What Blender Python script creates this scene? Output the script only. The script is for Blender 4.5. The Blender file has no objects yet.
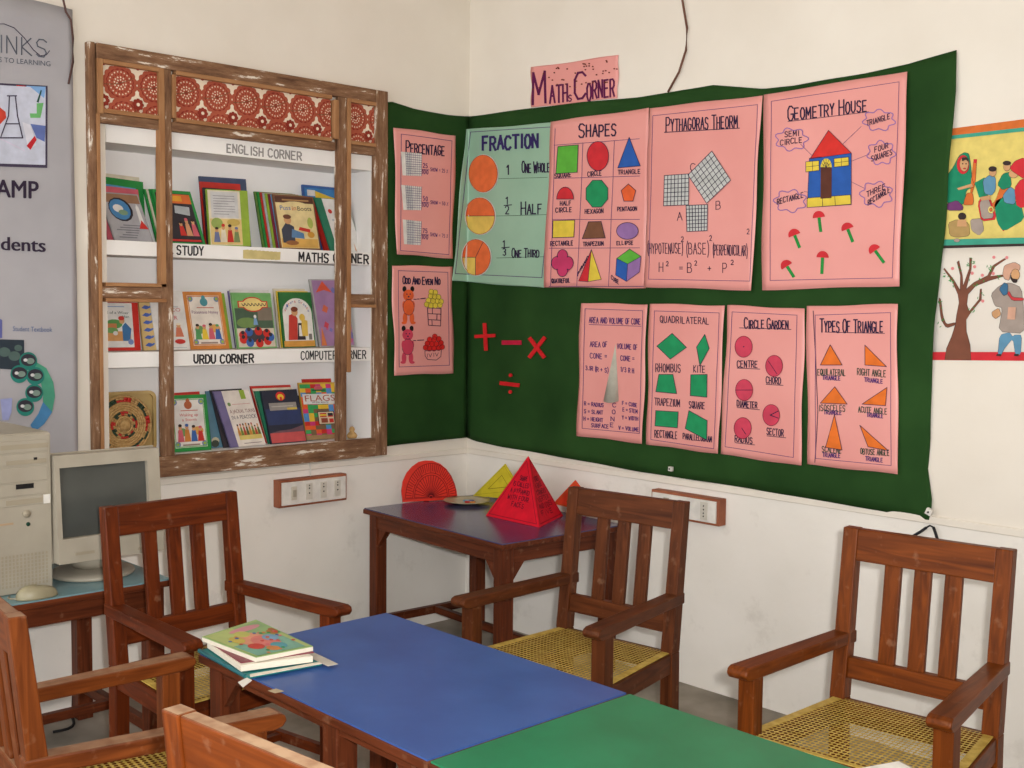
import bpy, math, random
from mathutils import Vector, Matrix
random.seed(7)
SC = bpy.context.scene
COL = SC.collection

# ------------------------------------------------------------------ camera
CAM_LOC = Vector((4.1243, -3.5654, 1.4855))
CAM_R = Vector((0.68257113, 0.7307536, 0.00978921))
CAM_U = Vector((-0.05506264, 0.03806607, 0.99775702))
CAM_F = Vector((-0.7287419, 0.68157916, -0.06622002))
FPX = 1143.44
cd = bpy.data.cameras.new('camera')
cam = bpy.data.objects.new('camera', cd)
COL.objects.link(cam)
cd.sensor_fit = 'HORIZONTAL'; cd.sensor_width = 36.0; cd.lens = 36.0 * FPX / 1024.0
cd.clip_start = 0.05; cd.clip_end = 60
m = Matrix((CAM_R, CAM_U, -CAM_F)).transposed().to_4x4()
m.translation = CAM_LOC
cam.matrix_world = m
SC.camera = cam

# ------------------------------------------------------------------ light: daylight from the open side of the room + the camera's flash
w = bpy.data.worlds.new('daylight'); SC.world = w
w.use_nodes = True
bg = w.node_tree.nodes['Background']
bg.inputs[0].default_value = (1.0, 0.99, 0.99, 1); bg.inputs[1].default_value = 1.7
fl = bpy.data.lights.new('camera_flash', 'SPOT')
fl.energy = 200; fl.color = (1.0, 0.985, 0.965); fl.shadow_soft_size = 0.03; fl.spot_size = math.radians(94); fl.spot_blend = 1.0
flo = bpy.data.objects.new('camera_flash', fl)
flo.location = CAM_LOC + CAM_R * 0.07 + CAM_U * 0.05
flo.rotation_euler = cam.matrix_world.to_euler(); COL.objects.link(flo)
SC.view_settings.view_transform = 'Standard'
SC.view_settings.look = 'None'
SC.view_settings.exposure = 0.60
SC.view_settings.gamma = 1.0
SC.view_settings.use_curve_mapping = False


# ------------------------------------------------------------------ survey: sight lines of the photograph cut with the room's real planes
def ray(px, py):
    return (CAM_F + CAM_R * ((px - 512) / FPX) - CAM_U * ((py - 384) / FPX))

def on_plane(p, axis, val):
    d = ray(p[0], p[1])
    return CAM_LOC + d * ((val - CAM_LOC[axis]) / d[axis])

def on_x(p, x=0.0): return on_plane(p, 0, x)
def on_y(p, y=0.0): return on_plane(p, 1, y)
def on_z(p, z): return on_plane(p, 2, z)

# ------------------------------------------------------------------ materials
MATS = {}
def srgb(r, g, b):
    f = lambda c: (c / 255 / 12.92) if c / 255 <= 0.04045 else ((c / 255 + 0.055) / 1.055) ** 2.4
    return (f(r), f(g), f(b), 1.0)

def base_mat(name, rough=0.6, spec=0.3):
    mt = bpy.data.materials.new(name); mt.use_nodes = True
    nt = mt.node_tree
    bs = nt.nodes['Principled BSDF']
    bs.inputs['Roughness'].default_value = rough
    bs.inputs['Specular IOR Level'].default_value = spec
    return mt, nt, bs

def noise_mat(name, c1, c2, scale=8, rough=0.6, spec=0.3, detail=4, stretch=(1, 1, 1), lo=.35, hi=.65, bump=0.0, bscale=None):
    if name in MATS: return MATS[name]
    mt, nt, bs = base_mat(name, rough, spec)
    tc = nt.nodes.new('ShaderNodeTexCoord'); mp = nt.nodes.new('ShaderNodeMapping')
    mp.inputs['Scale'].default_value = stretch
    nz = nt.nodes.new('ShaderNodeTexNoise'); nz.inputs['Scale'].default_value = scale; nz.inputs['Detail'].default_value = detail
    cr = nt.nodes.new('ShaderNodeValToRGB')
    cr.color_ramp.elements[0].position = lo; cr.color_ramp.elements[0].color = c1
    cr.color_ramp.elements[1].position = hi; cr.color_ramp.elements[1].color = c2
    L = nt.links.new
    L(tc.outputs['Object'], mp.inputs['Vector']); L(mp.outputs[0], nz.inputs['Vector'])
    L(nz.outputs['Fac'], cr.inputs[0]); L(cr.outputs[0], bs.inputs['Base Color'])
    if bump:
        bn = nt.nodes.new('ShaderNodeBump'); bn.inputs['Strength'].default_value = bump; bn.inputs['Distance'].default_value = 0.004
        if bscale:
            n2 = nt.nodes.new('ShaderNodeTexNoise'); n2.inputs['Scale'].default_value = bscale
            L(mp.outputs[0], n2.inputs['Vector']); L(n2.outputs['Fac'], bn.inputs['Height'])
        else: L(nz.outputs['Fac'], bn.inputs['Height'])
        L(bn.outputs[0], bs.inputs['Normal'])
    MATS[name] = mt
    return mt

def flat(rgb, rough=0.7, spec=0.2):
    """plain ink, card or plastic with a little unevenness"""
    k = 'tone_%d_%d_%d_%d' % (*rgb, int(rough * 100))
    c = srgb(*rgb); d = srgb(*[max(0, int(v * 0.93)) for v in rgb])
    return noise_mat(k, d, c, scale=25, rough=rough, spec=spec)

def wood(name, dark, light, axis, rough=0.42):
    k = '%s_%s' % (name, axis)
    if k in MATS: return MATS[k]
    mt, nt, bs = base_mat(k, rough, 0.14)
    tc = nt.nodes.new('ShaderNodeTexCoord'); mp = nt.nodes.new('ShaderNodeMapping')
    st = {'x': (2, 30, 30), 'y': (30, 2, 30), 'z': (30, 30, 2)}[axis]
    mp.inputs['Scale'].default_value = st
    nz = nt.nodes.new('ShaderNodeTexNoise'); nz.inputs['Scale'].default_value = 1.6; nz.inputs['Detail'].default_value = 6
    nz.inputs['Distortion'].default_value = 1.2
    cr = nt.nodes.new('ShaderNodeValToRGB')
    e = cr.color_ramp.elements
    e[0].position = .3; e[0].color = srgb(*dark); e[1].position = .7; e[1].color = srgb(*light)
    L = nt.links.new
    L(tc.outputs['Object'], mp.inputs['Vector']); L(mp.outputs[0], nz.inputs['Vector']); L(nz.outputs['Fac'], cr.inputs[0])
    # worn, dusty spots
    n2 = nt.nodes.new('ShaderNodeTexNoise'); n2.inputs['Scale'].default_value = 30; n2.inputs['Detail'].default_value = 5
    L(tc.outputs['Object'], n2.inputs['Vector'])
    c2 = nt.nodes.new('ShaderNodeValToRGB'); c2.color_ramp.elements[0].position = .62; c2.color_ramp.elements[1].position = .78
    c2.color_ramp.elements[1].color = (.22, .22, .22, 1)
    L(n2.outputs['Fac'], c2.inputs[0])
    mx = nt.nodes.new('ShaderNodeMix'); mx.data_type = 'RGBA'
    L(c2.outputs[0], mx.inputs['Factor']); L(cr.outputs[0], mx.inputs['A'])
    mx.inputs['B'].default_value = srgb(178, 140, 110)
    out = mx.outputs['Result']
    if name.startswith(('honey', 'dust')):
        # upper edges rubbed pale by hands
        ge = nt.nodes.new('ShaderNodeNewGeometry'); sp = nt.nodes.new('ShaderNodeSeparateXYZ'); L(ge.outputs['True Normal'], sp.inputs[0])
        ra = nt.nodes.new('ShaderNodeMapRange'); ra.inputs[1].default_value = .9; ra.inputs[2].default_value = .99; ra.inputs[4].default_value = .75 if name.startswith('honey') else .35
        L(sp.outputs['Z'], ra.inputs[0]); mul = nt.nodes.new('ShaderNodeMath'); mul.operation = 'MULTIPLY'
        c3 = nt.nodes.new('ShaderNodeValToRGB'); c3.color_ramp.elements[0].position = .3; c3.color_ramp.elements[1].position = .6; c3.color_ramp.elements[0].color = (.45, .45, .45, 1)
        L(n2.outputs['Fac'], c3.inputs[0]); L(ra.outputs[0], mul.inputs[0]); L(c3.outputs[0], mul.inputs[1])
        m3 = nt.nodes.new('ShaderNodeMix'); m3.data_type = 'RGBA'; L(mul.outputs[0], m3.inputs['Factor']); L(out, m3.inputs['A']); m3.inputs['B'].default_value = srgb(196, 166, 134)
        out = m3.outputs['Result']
    L(out, bs.inputs['Base Color'])
    MATS[k] = mt
    return mt

def chipped(name, axis):
    """brown timber with remains of white paint"""
    if name + axis in MATS: return MATS[name + axis]
    mt, nt, bs = base_mat(name + axis, 0.75, 0.2)
    tc = nt.nodes.new('ShaderNodeTexCoord'); mp = nt.nodes.new('ShaderNodeMapping')
    mp.inputs['Scale'].default_value = {'y': (14, 2.2, 14), 'z': (14, 14, 2.2)}[axis]
    nz = nt.nodes.new('ShaderNodeTexNoise'); nz.inputs['Scale'].default_value = 2.5; nz.inputs['Detail'].default_value = 8; nz.inputs['Roughness'].default_value = .7
    cr = nt.nodes.new('ShaderNodeValToRGB')
    e = cr.color_ramp.elements
    e[0].position = .3; e[0].color = srgb(82, 54, 38); e[1].position = .52; e[1].color = srgb(132, 98, 72)
    e2 = e.new(.585); e2.color = srgb(146, 114, 88)
    e3 = e.new(.615); e3.color = srgb(226, 216, 202)
    L = nt.links.new
    L(tc.outputs['Object'], mp.inputs['Vector']); L(mp.outputs[0], nz.inputs['Vector']); L(nz.outputs['Fac'], cr.inputs[0])
    L(cr.outputs[0], bs.inputs['Base Color'])
    bn = nt.nodes.new('ShaderNodeBump'); bn.inputs['Strength'].default_value = .5; bn.inputs['Distance'].default_value = .004
    L(nz.outputs['Fac'], bn.inputs['Height']); L(bn.outputs[0], bs.inputs['Normal'])
    MATS[name + axis] = mt
    return mt

def plaster(name, c1, c2, stain=None):
    if name in MATS: return MATS[name]
    mt, nt, bs = base_mat(name, 0.85, 0.15)
    L = nt.links.new
    tc = nt.nodes.new('ShaderNodeTexCoord')
    nz = nt.nodes.new('ShaderNodeTexNoise'); nz.inputs['Scale'].default_value = 2.2; nz.inputs['Detail'].default_value = 6
    L(tc.outputs['Object'], nz.inputs['Vector'])
    cr = nt.nodes.new('ShaderNodeValToRGB'); cr.color_ramp.elements[0].position = .35; cr.color_ramp.elements[1].position = .65
    cr.color_ramp.elements[0].color = c1; cr.color_ramp.elements[1].color = c2
    L(nz.outputs['Fac'], cr.inputs[0])
    out = cr.outputs[0]
    if stain:
        n2 = nt.nodes.new('ShaderNodeTexNoise'); n2.inputs['Scale'].default_value = 5; n2.inputs['Detail'].default_value = 8; n2.inputs['Roughness'].default_value = .65
        L(tc.outputs['Object'], n2.inputs['Vector'])
        c2r = nt.nodes.new('ShaderNodeValToRGB'); c2r.color_ramp.elements[0].position = .58; c2r.color_ramp.elements[1].position = .8
        c2r.color_ramp.elements[1].color = (.6, .6, .6, 1)
        L(n2.outputs['Fac'], c2r.inputs[0])
        mx = nt.nodes.new('ShaderNodeMix'); mx.data_type = 'RGBA'
        L(c2r.outputs[0], mx.inputs['Factor']); L(out, mx.inputs['A']); mx.inputs['B'].default_value = stain
        out = mx.outputs['Result']
    L(out, bs.inputs['Base Color'])
    n3 = nt.nodes.new('ShaderNodeTexNoise'); n3.inputs['Scale'].default_value = 14; n3.inputs['Detail'].default_value = 5
    L(tc.outputs['Object'], n3.inputs['Vector'])
    bn = nt.nodes.new('ShaderNodeBump'); bn.inputs['Strength'].default_value = .25; bn.inputs['Distance'].default_value = .006
    L(n3.outputs['Fac'], bn.inputs['Height']); L(bn.outputs[0], bs.inputs['Normal'])
    MATS[name] = mt
    return mt

def fabric(name, c1, c2):
    if name in MATS: return MATS[name]
    mt, nt, bs = base_mat(name, 0.8, 0.12)
    L = nt.links.new
    tc = nt.nodes.new('ShaderNodeTexCoord')
    nz = nt.nodes.new('ShaderNodeTexNoise'); nz.inputs['Scale'].default_value = 3; nz.inputs['Detail'].default_value = 5
    L(tc.outputs['Object'], nz.inputs['Vector'])
    cr = nt.nodes.new('ShaderNodeValToRGB'); cr.color_ramp.elements[0].position = .3; cr.color_ramp.elements[1].position = .7
    cr.color_ramp.elements[0].color = c1; cr.color_ramp.elements[1].color = c2
    L(nz.outputs['Fac'], cr.inputs[0]); L(cr.outputs[0], bs.inputs['Base Color'])
    wv = nt.nodes.new('ShaderNodeTexWave'); wv.inputs['Scale'].default_value = 90; wv.inputs['Distortion'].default_value = 1
    wv.bands_direction = 'Z'
    L(tc.outputs['Object'], wv.inputs['Vector'])
    bn = nt.nodes.new('ShaderNodeBump'); bn.inputs['Strength'].default_value = .12; bn.inputs['Distance'].default_value = .002
    L(wv.outputs['Fac'], bn.inputs['Height']); L(bn.outputs[0], bs.inputs['Normal'])
    MATS[name] = mt
    return mt

M_WALL_UP = plaster('cream_plaster', srgb(224, 216, 203), srgb(231, 224, 212))
M_WALL_LOW = plaster('whitewashed_plaster', srgb(230, 225, 216), srgb(238, 233, 225), srgb(184, 176, 164))
M_NICHE = plaster('niche_whitewash', srgb(240, 238, 236), srgb(246, 244, 242))
M_FLOOR = noise_mat('cement_floor', srgb(120, 114, 104), srgb(158, 150, 138), 4, .8, .2, 8, bump=.2)
M_CLOTH = fabric('green_cloth', srgb(28, 58, 24), srgb(42, 76, 34))
M_PINK = noise_mat('pink_chart_paper', srgb(222, 148, 141), srgb(228, 156, 149), 3, .38, .4)
M_MINT = noise_mat('mint_chart_paper', srgb(140, 176, 152), srgb(150, 186, 162), 3, .38, .4)
M_LAM_BLUE = noise_mat('blue_table_top', srgb(48, 80, 142), srgb(58, 92, 156), 6, .38, .4, 8)
M_LAM_GREEN = noise_mat('green_table_top', srgb(20, 112, 74), srgb(28, 124, 84), 6, .38, .4, 8)
M_LAM_PURPLE = noise_mat('dark_blue_table_top', srgb(58, 56, 92), srgb(70, 70, 110), 5, .22, .55)
M_LAM_TEAL = noise_mat('grey_blue_table_top', srgb(104, 140, 148), srgb(120, 156, 162), 5, .3, .5)
M_CANE = noise_mat('yellow_cane', srgb(176, 146, 62), srgb(204, 176, 92), 40, .5, .3)
M_PLASTIC = noise_mat('beige_plastic', srgb(156, 148, 132), srgb(168, 160, 144), 6, .45, .35)
M_PLASTIC_D = noise_mat('darker_beige_plastic', srgb(150, 140, 120), srgb(160, 150, 130), 6, .5, .3)  # slightly darker beige for slots, vents, buttons and mouse cable
M_INK = flat((44, 30, 62)); M_INKG = flat((30, 66, 50)); M_INKP = flat((84, 50, 110)); M_INKB = flat((40, 34, 40))
M_WHITE = flat((226, 222, 214)); M_BLACK = flat((26, 25, 26)); M_RED = flat((214, 40, 36))
M_DARKMETAL = flat((40, 36, 34), .4, .5)

WOODS = {
    'red': ((66, 24, 7), (106, 45, 14)),
    'brown': ((62, 29, 12), (95, 50, 24)),
    'orange': ((76, 33, 6), (118, 58, 15)),
    'honey': ((82, 34, 6), (122, 58, 16)),
    'dust': ((84, 38, 12), (124, 64, 26)),
    'table': ((68, 30, 15), (106, 52, 28)),
}
def W(kind, axis): return wood(kind + '_timber', WOODS[kind][0], WOODS[kind][1], axis)

# ------------------------------------------------------------------ mesh helpers
class MB:
    def __init__(s): s.v = []; s.f = []; s.mi = []; s.mats = []; s.smooth = set()
    def idx(s, mat):
        if mat not in s.mats: s.mats.append(mat)
        return s.mats.index(mat)
    def add(s, vs, fs, mat, smooth=False):
        o = len(s.v); s.v += [tuple(p) for p in vs]; k = s.idx(mat)
        for f in fs:
            if smooth: s.smooth.add(len(s.f))
            s.f.append([i + o for i in f]); s.mi.append(k)
        return s
    def box(s, a, b, mat):
        x0, y0, z0 = a; x1, y1, z1 = b
        vs = [(x0, y0, z0), (x1, y0, z0), (x1, y1, z0), (x0, y1, z0), (x0, y0, z1), (x1, y0, z1), (x1, y1, z1), (x0, y1, z1)]
        return s.hexa(vs, mat)
    def hexa(s, vs, mat):
        return s.add(vs, [(3, 2, 1, 0), (4, 5, 6, 7), (0, 1, 5, 4), (1, 2, 6, 5), (2, 3, 7, 6), (3, 0, 4, 7)], mat)
    def prism(s, poly, axis, a, b, mat):
        """polygon in the two other axes, extruded along axis from a to b"""
        def P(p, t):
            if axis == 0: return (t, p[0], p[1])
            if axis == 1: return (p[0], t, p[1])
            return (p[0], p[1], t)
        n = len(poly)
        vs = [P(p, a) for p in poly] + [P(p, b) for p in poly]
        fs = [tuple(range(n))[::-1], tuple(range(n, 2 * n))] + [(i, (i + 1) % n, n + (i + 1) % n, n + i) for i in range(n)]
        return s.add(vs, fs, mat)
    def tube(s, pts, r, mat, n=8, rr=None):
        pts = [Vector(p) for p in pts]; vs = []; fs = []
        for i, p in enumerate(pts):
            d = (pts[min(i + 1, len(pts) - 1)] - pts[max(i - 1, 0)]).normalized()
            a = d.cross(Vector((0, 0, 1)))
            if a.length < 1e-3: a = d.cross(Vector((1, 0, 0)))
            a.normalize(); b = d.cross(a)
            q = rr[i] if rr else r
            for k in range(n):
                t = 2 * math.pi * k / n
                vs.append(p + a * (q * math.cos(t)) + b * (q * math.sin(t)))
        for i in range(len(pts) - 1):
            for k in range(n):
                fs.append((i * n + k, i * n + (k + 1) % n, (i + 1) * n + (k + 1) % n, (i + 1) * n + k))
        fs.append(tuple(range(n))[::-1]); fs.append(tuple(range((len(pts) - 1) * n, len(pts) * n)))
        return s.add(vs, fs, mat, True)
    def lathe(s, prof, c, mat, n=32):
        vs = []; fs = []; c = Vector(c)
        for r, z in prof:
            for k in range(n):
                t = 2 * math.pi * k / n
                vs.append(c + Vector((r * math.cos(t), r * math.sin(t), z)))
        for i in range(len(prof) - 1):
            for k in range(n):
                fs.append((i * n + k, i * n + (k + 1) % n, (i + 1) * n + (k + 1) % n, (i + 1) * n + k))
        fs.append(tuple(range(n))[::-1]); fs.append(tuple(range((len(prof) - 1) * n, len(prof) * n)))
        return s.add(vs, fs, mat, True)
    def build(s, name, parent=None, loc=None, bevel=0, solid=0):
        me = bpy.data.meshes.new(name)
        org = Vector(loc) if loc is not None else Vector((0, 0, 0))
        me.from_pydata([tuple(Vector(p) - org) for p in s.v], [], s.f)
        for mt in s.mats: me.materials.append(mt)
        for i, p in enumerate(me.polygons):
            p.material_index = s.mi[i]; p.use_smooth = i in s.smooth
        me.update()
        o = bpy.data.objects.new(name, me); COL.objects.link(o)
        o.location = org
        if parent:
            o.parent = parent
            if loc is not None: o.location = org - parent.location
            elif parent.get('world_children'): o.location = -parent.location
        if bevel:
            b = o.modifiers.new('bevel', 'BEVEL'); b.width = bevel; b.segments = 2; b.limit_method = 'ANGLE'; b.angle_limit = .6
        if solid:
            b = o.modifiers.new('solid', 'SOLIDIFY'); b.thickness = solid; b.offset = -1
        return o

def tag(o, label, cat, group=None, kind=None):
    o['label'] = label; o['category'] = cat
    if group: o['group'] = group
    if kind: o['kind'] = kind
    return o

def empty(name, loc, rz=0):
    o = bpy.data.objects.new(name, None); COL.objects.link(o)
    o.location = loc; o.rotation_euler = (0, 0, rz); o.empty_display_size = .1
    return o

def structure(o):
    o['kind'] = 'structure'; return o

# ------------------------------------------------------------------ hand lettering: a single-stroke alphabet
G = {
 'A': [[(0,0),(.45,1),(.9,0)],[(.18,.4),(.72,.4)]], 'B': [[(0,0),(0,1),(.55,1),(.75,.85),(.75,.65),(.55,.52),(0,.52)],[(.55,.52),(.85,.38),(.85,.15),(.6,0),(0,0)]],
 'C': [[(.85,.85),(.6,1),(.25,1),(0,.75),(0,.25),(.25,0),(.6,0),(.85,.15)]], 'D': [[(0,0),(0,1),(.5,1),(.85,.75),(.85,.25),(.5,0),(0,0)]],
 'E': [[(.75,1),(0,1),(0,0),(.75,0)],[(0,.52),(.6,.52)]], 'F': [[(.75,1),(0,1),(0,0)],[(0,.52),(.6,.52)]],
 'G': [[(.85,.85),(.6,1),(.25,1),(0,.75),(0,.25),(.25,0),(.6,0),(.85,.2),(.85,.45),(.5,.45)]], 'H': [[(0,0),(0,1)],[(.8,0),(.8,1)],[(0,.5),(.8,.5)]],
 'I': [[(.2,0),(.2,1)]], 'J': [[(.6,1),(.6,.2),(.4,0),(.15,0),(0,.2)]], 'K': [[(0,0),(0,1)],[(.75,1),(0,.45),(.8,0)]], 'L': [[(0,1),(0,0),(.7,0)]],
 'M': [[(0,0),(.05,1),(.45,.3),(.9,1),(.95,0)]], 'N': [[(0,0),(0,1),(.8,0),(.8,1)]],
 'O': [[(.3,0),(.05,.25),(.05,.75),(.3,1),(.6,1),(.85,.75),(.85,.25),(.6,0),(.3,0)]], 'P': [[(0,0),(0,1),(.55,1),(.8,.85),(.8,.6),(.55,.45),(0,.45)]],
 'Q': [[(.3,0),(.05,.25),(.05,.75),(.3,1),(.6,1),(.85,.75),(.85,.25),(.6,0),(.3,0)],[(.5,.3),(.95,-.1)]],
 'R': [[(0,0),(0,1),(.55,1),(.8,.85),(.8,.62),(.55,.48),(0,.48)],[(.4,.48),(.85,0)]],
 'S': [[(.8,.88),(.55,1),(.2,1),(0,.8),(.1,.58),(.65,.45),(.8,.25),(.6,0),(.2,0),(0,.12)]], 'T': [[(0,1),(.9,1)],[(.45,1),(.45,0)]],
 'U': [[(0,1),(0,.25),(.25,0),(.55,0),(.8,.25),(.8,1)]], 'V': [[(0,1),(.42,0),(.85,1)]], 'W': [[(0,1),(.22,0),(.48,.7),(.75,0),(1,1)]],
 'X': [[(0,0),(.8,1)],[(0,1),(.8,0)]], 'Y': [[(0,1),(.4,.5),(.8,1)],[(.4,.5),(.4,0)]], 'Z': [[(0,1),(.8,1),(0,0),(.8,0)]],
 '0': [[(.3,0),(.05,.25),(.05,.75),(.3,1),(.5,1),(.75,.75),(.75,.25),(.5,0),(.3,0)]], '1': [[(.1,.8),(.3,1),(.3,0)]],
 '2': [[(0,.8),(.2,1),(.5,1),(.7,.8),(.65,.55),(0,0),(.75,0)]], '3': [[(0,.9),(.3,1),(.65,.85),(.6,.6),(.3,.52),(.65,.4),(.7,.15),(.4,0),(0,.1)]],
 '5': [[(.65,1),(.1,1),(.05,.55),(.45,.6),(.7,.4),(.65,.12),(.35,0),(0,.1)]], '7': [[(0,1),(.7,1),(.25,0)]],
 '=': [[(0,.35),(.7,.35)],[(0,.65),(.7,.65)]], '+': [[(0,.5),(.7,.5)],[(.35,.2),(.35,.8)]], '(': [[(.35,1.25),(.1,.8),(.1,.2),(.35,-.25)]], ')': [[(.05,1.25),(.3,.8),(.3,.2),(.05,-.25)]],
 '.': [[(.15,.0),(.2,.08)]], ':': [[(.15,.1),(.2,.18)],[(.15,.6),(.2,.68)]], '%': [[(0,0),(.8,1)],[(.05,.9),(.2,.75)],[(.6,.25),(.75,.1)]], '-': [[(0,.5),(.6,.5)]], '/': [[(0,0),(.6,1)]],
 "'": [[(.15,1),(.15,.75)]],
}
ADV = {'I': .55, '1': .65, '.': .4, ':': .45, '(': .5, ')': .5, ' ': .6, "'": .35, 'M': 1.2, 'W': 1.25}

_TXT = {}
def type_mesh(s, bold=0):
    """printed lettering from Blender's own font as flat polygons, height 1, returned with its width"""
    if (s, bold) in _TXT: return _TXT[s, bold]
    cu = bpy.data.curves.new('type', 'FONT'); cu.body = s; cu.resolution_u = 3; cu.offset = bold
    ob = bpy.data.objects.new('type', cu); COL.objects.link(ob)
    dg = bpy.context.evaluated_depsgraph_get(); dg.update()
    me = bpy.data.meshes.new_from_object(ob.evaluated_get(dg))
    vs = [(v.co.x, v.co.y) for v in me.vertices]; fs = [tuple(p.vertices) for p in me.polygons]
    bpy.data.objects.remove(ob); bpy.data.curves.remove(cu); bpy.data.meshes.remove(me)
    x0 = min(v[0] for v in vs); x1 = max(v[0] for v in vs)
    vs = [((x - x0), y / .72) for x, y in vs]
    _TXT[s, bold] = (vs, fs, x1 - x0)
    return _TXT[s, bold]

class Draw:
    """draws flat marks through a map (p, layer) -> point on a surface"""
    def __init__(s, fmap, updir): s.m = fmap; s.up = updir; s.c = 0
    def poly(s, mb, pts, mat, h=1, thick=True):
        n = len(pts); s.c += 1; h = h + .03 * (s.c % 24)
        top = [s.m(p, h) for p in pts]
        if thick:
            bot = [s.m(p, h - 1) for p in pts]
            mb.add(top + bot, [tuple(range(n))] + [(i, n + i, n + (i + 1) % n, (i + 1) % n) for i in range(n)], mat)
        else: mb.add(top, [tuple(range(n))], mat)
    def stroke(s, mb, pts, wd, mat, h=1, close=False):
        pts = [Vector(p) for p in pts]
        if close: pts = pts + [pts[0]]
        for a, b in zip(pts[:-1], pts[1:]):
            d = b - a
            if d.length < 1e-9: continue
            k = max(1, int(d.length / (wd * 12))); step = d / k
            d.normalize(); n = Vector((-d.y, d.x)) * (wd / 2); e = d * (wd * .4)
            for i in range(k):
                p = a + step * i; q = p + step
                s.poly(mb, [p - e + n, q + e + n, q + e - n, p - e - n], mat, h, False)
    def ell(s, c, rx, ry, a0=0, a1=360, n=28):
        k = max(3, int(n * abs(a1 - a0) / 360))
        q = 1 if s.up[1] > 0 else -1
        full = abs(a1 - a0) >= 359.9
        return [(c[0] + rx * math.cos(math.radians(a0 + (a1 - a0) * i / k)), c[1] + q * ry * math.sin(math.radians(a0 + (a1 - a0) * i / k))) for i in range(k if full else k + 1)]
    def hand(s, mb, txt, p0, p1, hh, wd, mat, h=1, jit=.05, big=None):
        """hand lettering along p0 -> p1, height hh; big = taller first letters of words"""
        p0 = Vector(p0); p1 = Vector(p1); up = Vector(s.up)
        adv = [ADV.get(c, 1.05) * (1.15 if (big and (i == 0 or txt[i - 1] == ' ')) else 1) for i, c in enumerate(txt)]
        tot = sum(adv); x = 0
        rnd = random.Random(hash_txt(txt))
        for i, c in enumerate(txt):
            k = big if (big and c != ' ' and (i == 0 or txt[i - 1] == ' ')) else 1
            cw = (p1 - p0) / tot
            dy = rnd.uniform(-jit, jit)
            for st in G.get(c, []):
                pts = [p0 + cw * (x + gx * (1.1 if k > 1 else .86)) + up * (hh * (gy * k + dy - (0.12 * (k - 1) if k > 1 else 0)) ) for gx, gy in st]
                s.stroke(mb, pts, wd, mat, h)
            x += adv[i]
    def type(s, mb, txt, p0, p1, hh, mat, h=1, shear=0, vert=None, bold=0):
        vs, fs, wdt = type_mesh(txt, bold)
        p0 = Vector(p0); p1 = Vector(p1); up = Vector(vert or s.up); d = (p1 - p0) / wdt
        mb.add([s.m(p0 + d * (x + shear * y) + up * (y * hh), h) for x, y in vs], fs, mat)

def hash_txt(t):
    k = 7
    for c in t: k = (k * 131 + ord(c)) % 1000003
    return k

def view(ox, oy, sc):
    return lambda *pts: [(ox + x / sc, oy + y / sc) for x, y in pts]

# ------------------------------------------------------------------ the room
RX1, RY1, RZ = 5.6, -5.0, 3.1       # extents
DEP = 0.22                          # depth of the niche
NY0, NY1, NZ0, NZ1 = -1.763, -.567, .899, 2.08
LEDGE = .79
mb = MB()
def wl(y0, y1, z0, z1, mat): mb.add([(0, y0, z0), (0, y1, z0), (0, y1, z1), (0, y0, z1)], [(0, 1, 2, 3)], mat)
wl(RY1, 0, 0, LEDGE, M_WALL_LOW)
wl(RY1, 0, LEDGE, NZ0, M_WALL_UP); wl(RY1, NY0, NZ0, NZ1, M_WALL_UP); wl(NY1, 0, NZ0, NZ1, M_WALL_UP); wl(RY1, 0, NZ1, RZ, M_WALL_UP)
# the niche in the wall's thickness
a, b, c, d = (NY0, NZ0), (NY1, NZ0), (NY1, NZ1), (NY0, NZ1)
for p, q in ((a, b), (b, c), (c, d), (d, a)):
    mb.add([(0, *p), (0, *q), (-DEP, *q), (-DEP, *p)], [(0, 1, 2, 3)], M_NICHE)
mb.add([(-DEP, *p) for p in (a, b, c, d)], [(0, 1, 2, 3)], M_NICHE)
structure(mb.build('wall_left'))
mb = MB()
mb.add([(0, 0, 0), (RX1, 0, 0), (RX1, 0, LEDGE), (0, 0, LEDGE)], [(3, 2, 1, 0)], M_WALL_LOW)
mb.add([(0, 0, LEDGE), (RX1, 0, LEDGE), (RX1, 0, RZ), (0, 0, RZ)], [(3, 2, 1, 0)], M_WALL_UP)
structure(mb.build('wall_right'))
structure(MB().box((RX1, RY1, 0), (RX1 + .1, 0, RZ), M_WALL_UP).build('wall_opposite'))  # room's end wall out of view, added to cut daylight from this side
structure(MB().box((-.3, RY1, -.1), (RX1, .0, 0), M_FLOOR).build('floor'))
structure(MB().box((-.3, RY1, RZ), (RX1, .0, RZ + .1), M_WALL_UP).build('ceiling'))
# plaster ledge where the whitewashed lower wall ends
structure(MB().box((0, RY1, LEDGE), (.010, 0, LEDGE + .026), M_WALL_UP).build('trim_1', bevel=.003))
structure(MB().box((.010, -.010, LEDGE), (RX1, 0, LEDGE + .026), M_WALL_UP).build('trim_2', bevel=.003))

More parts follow.
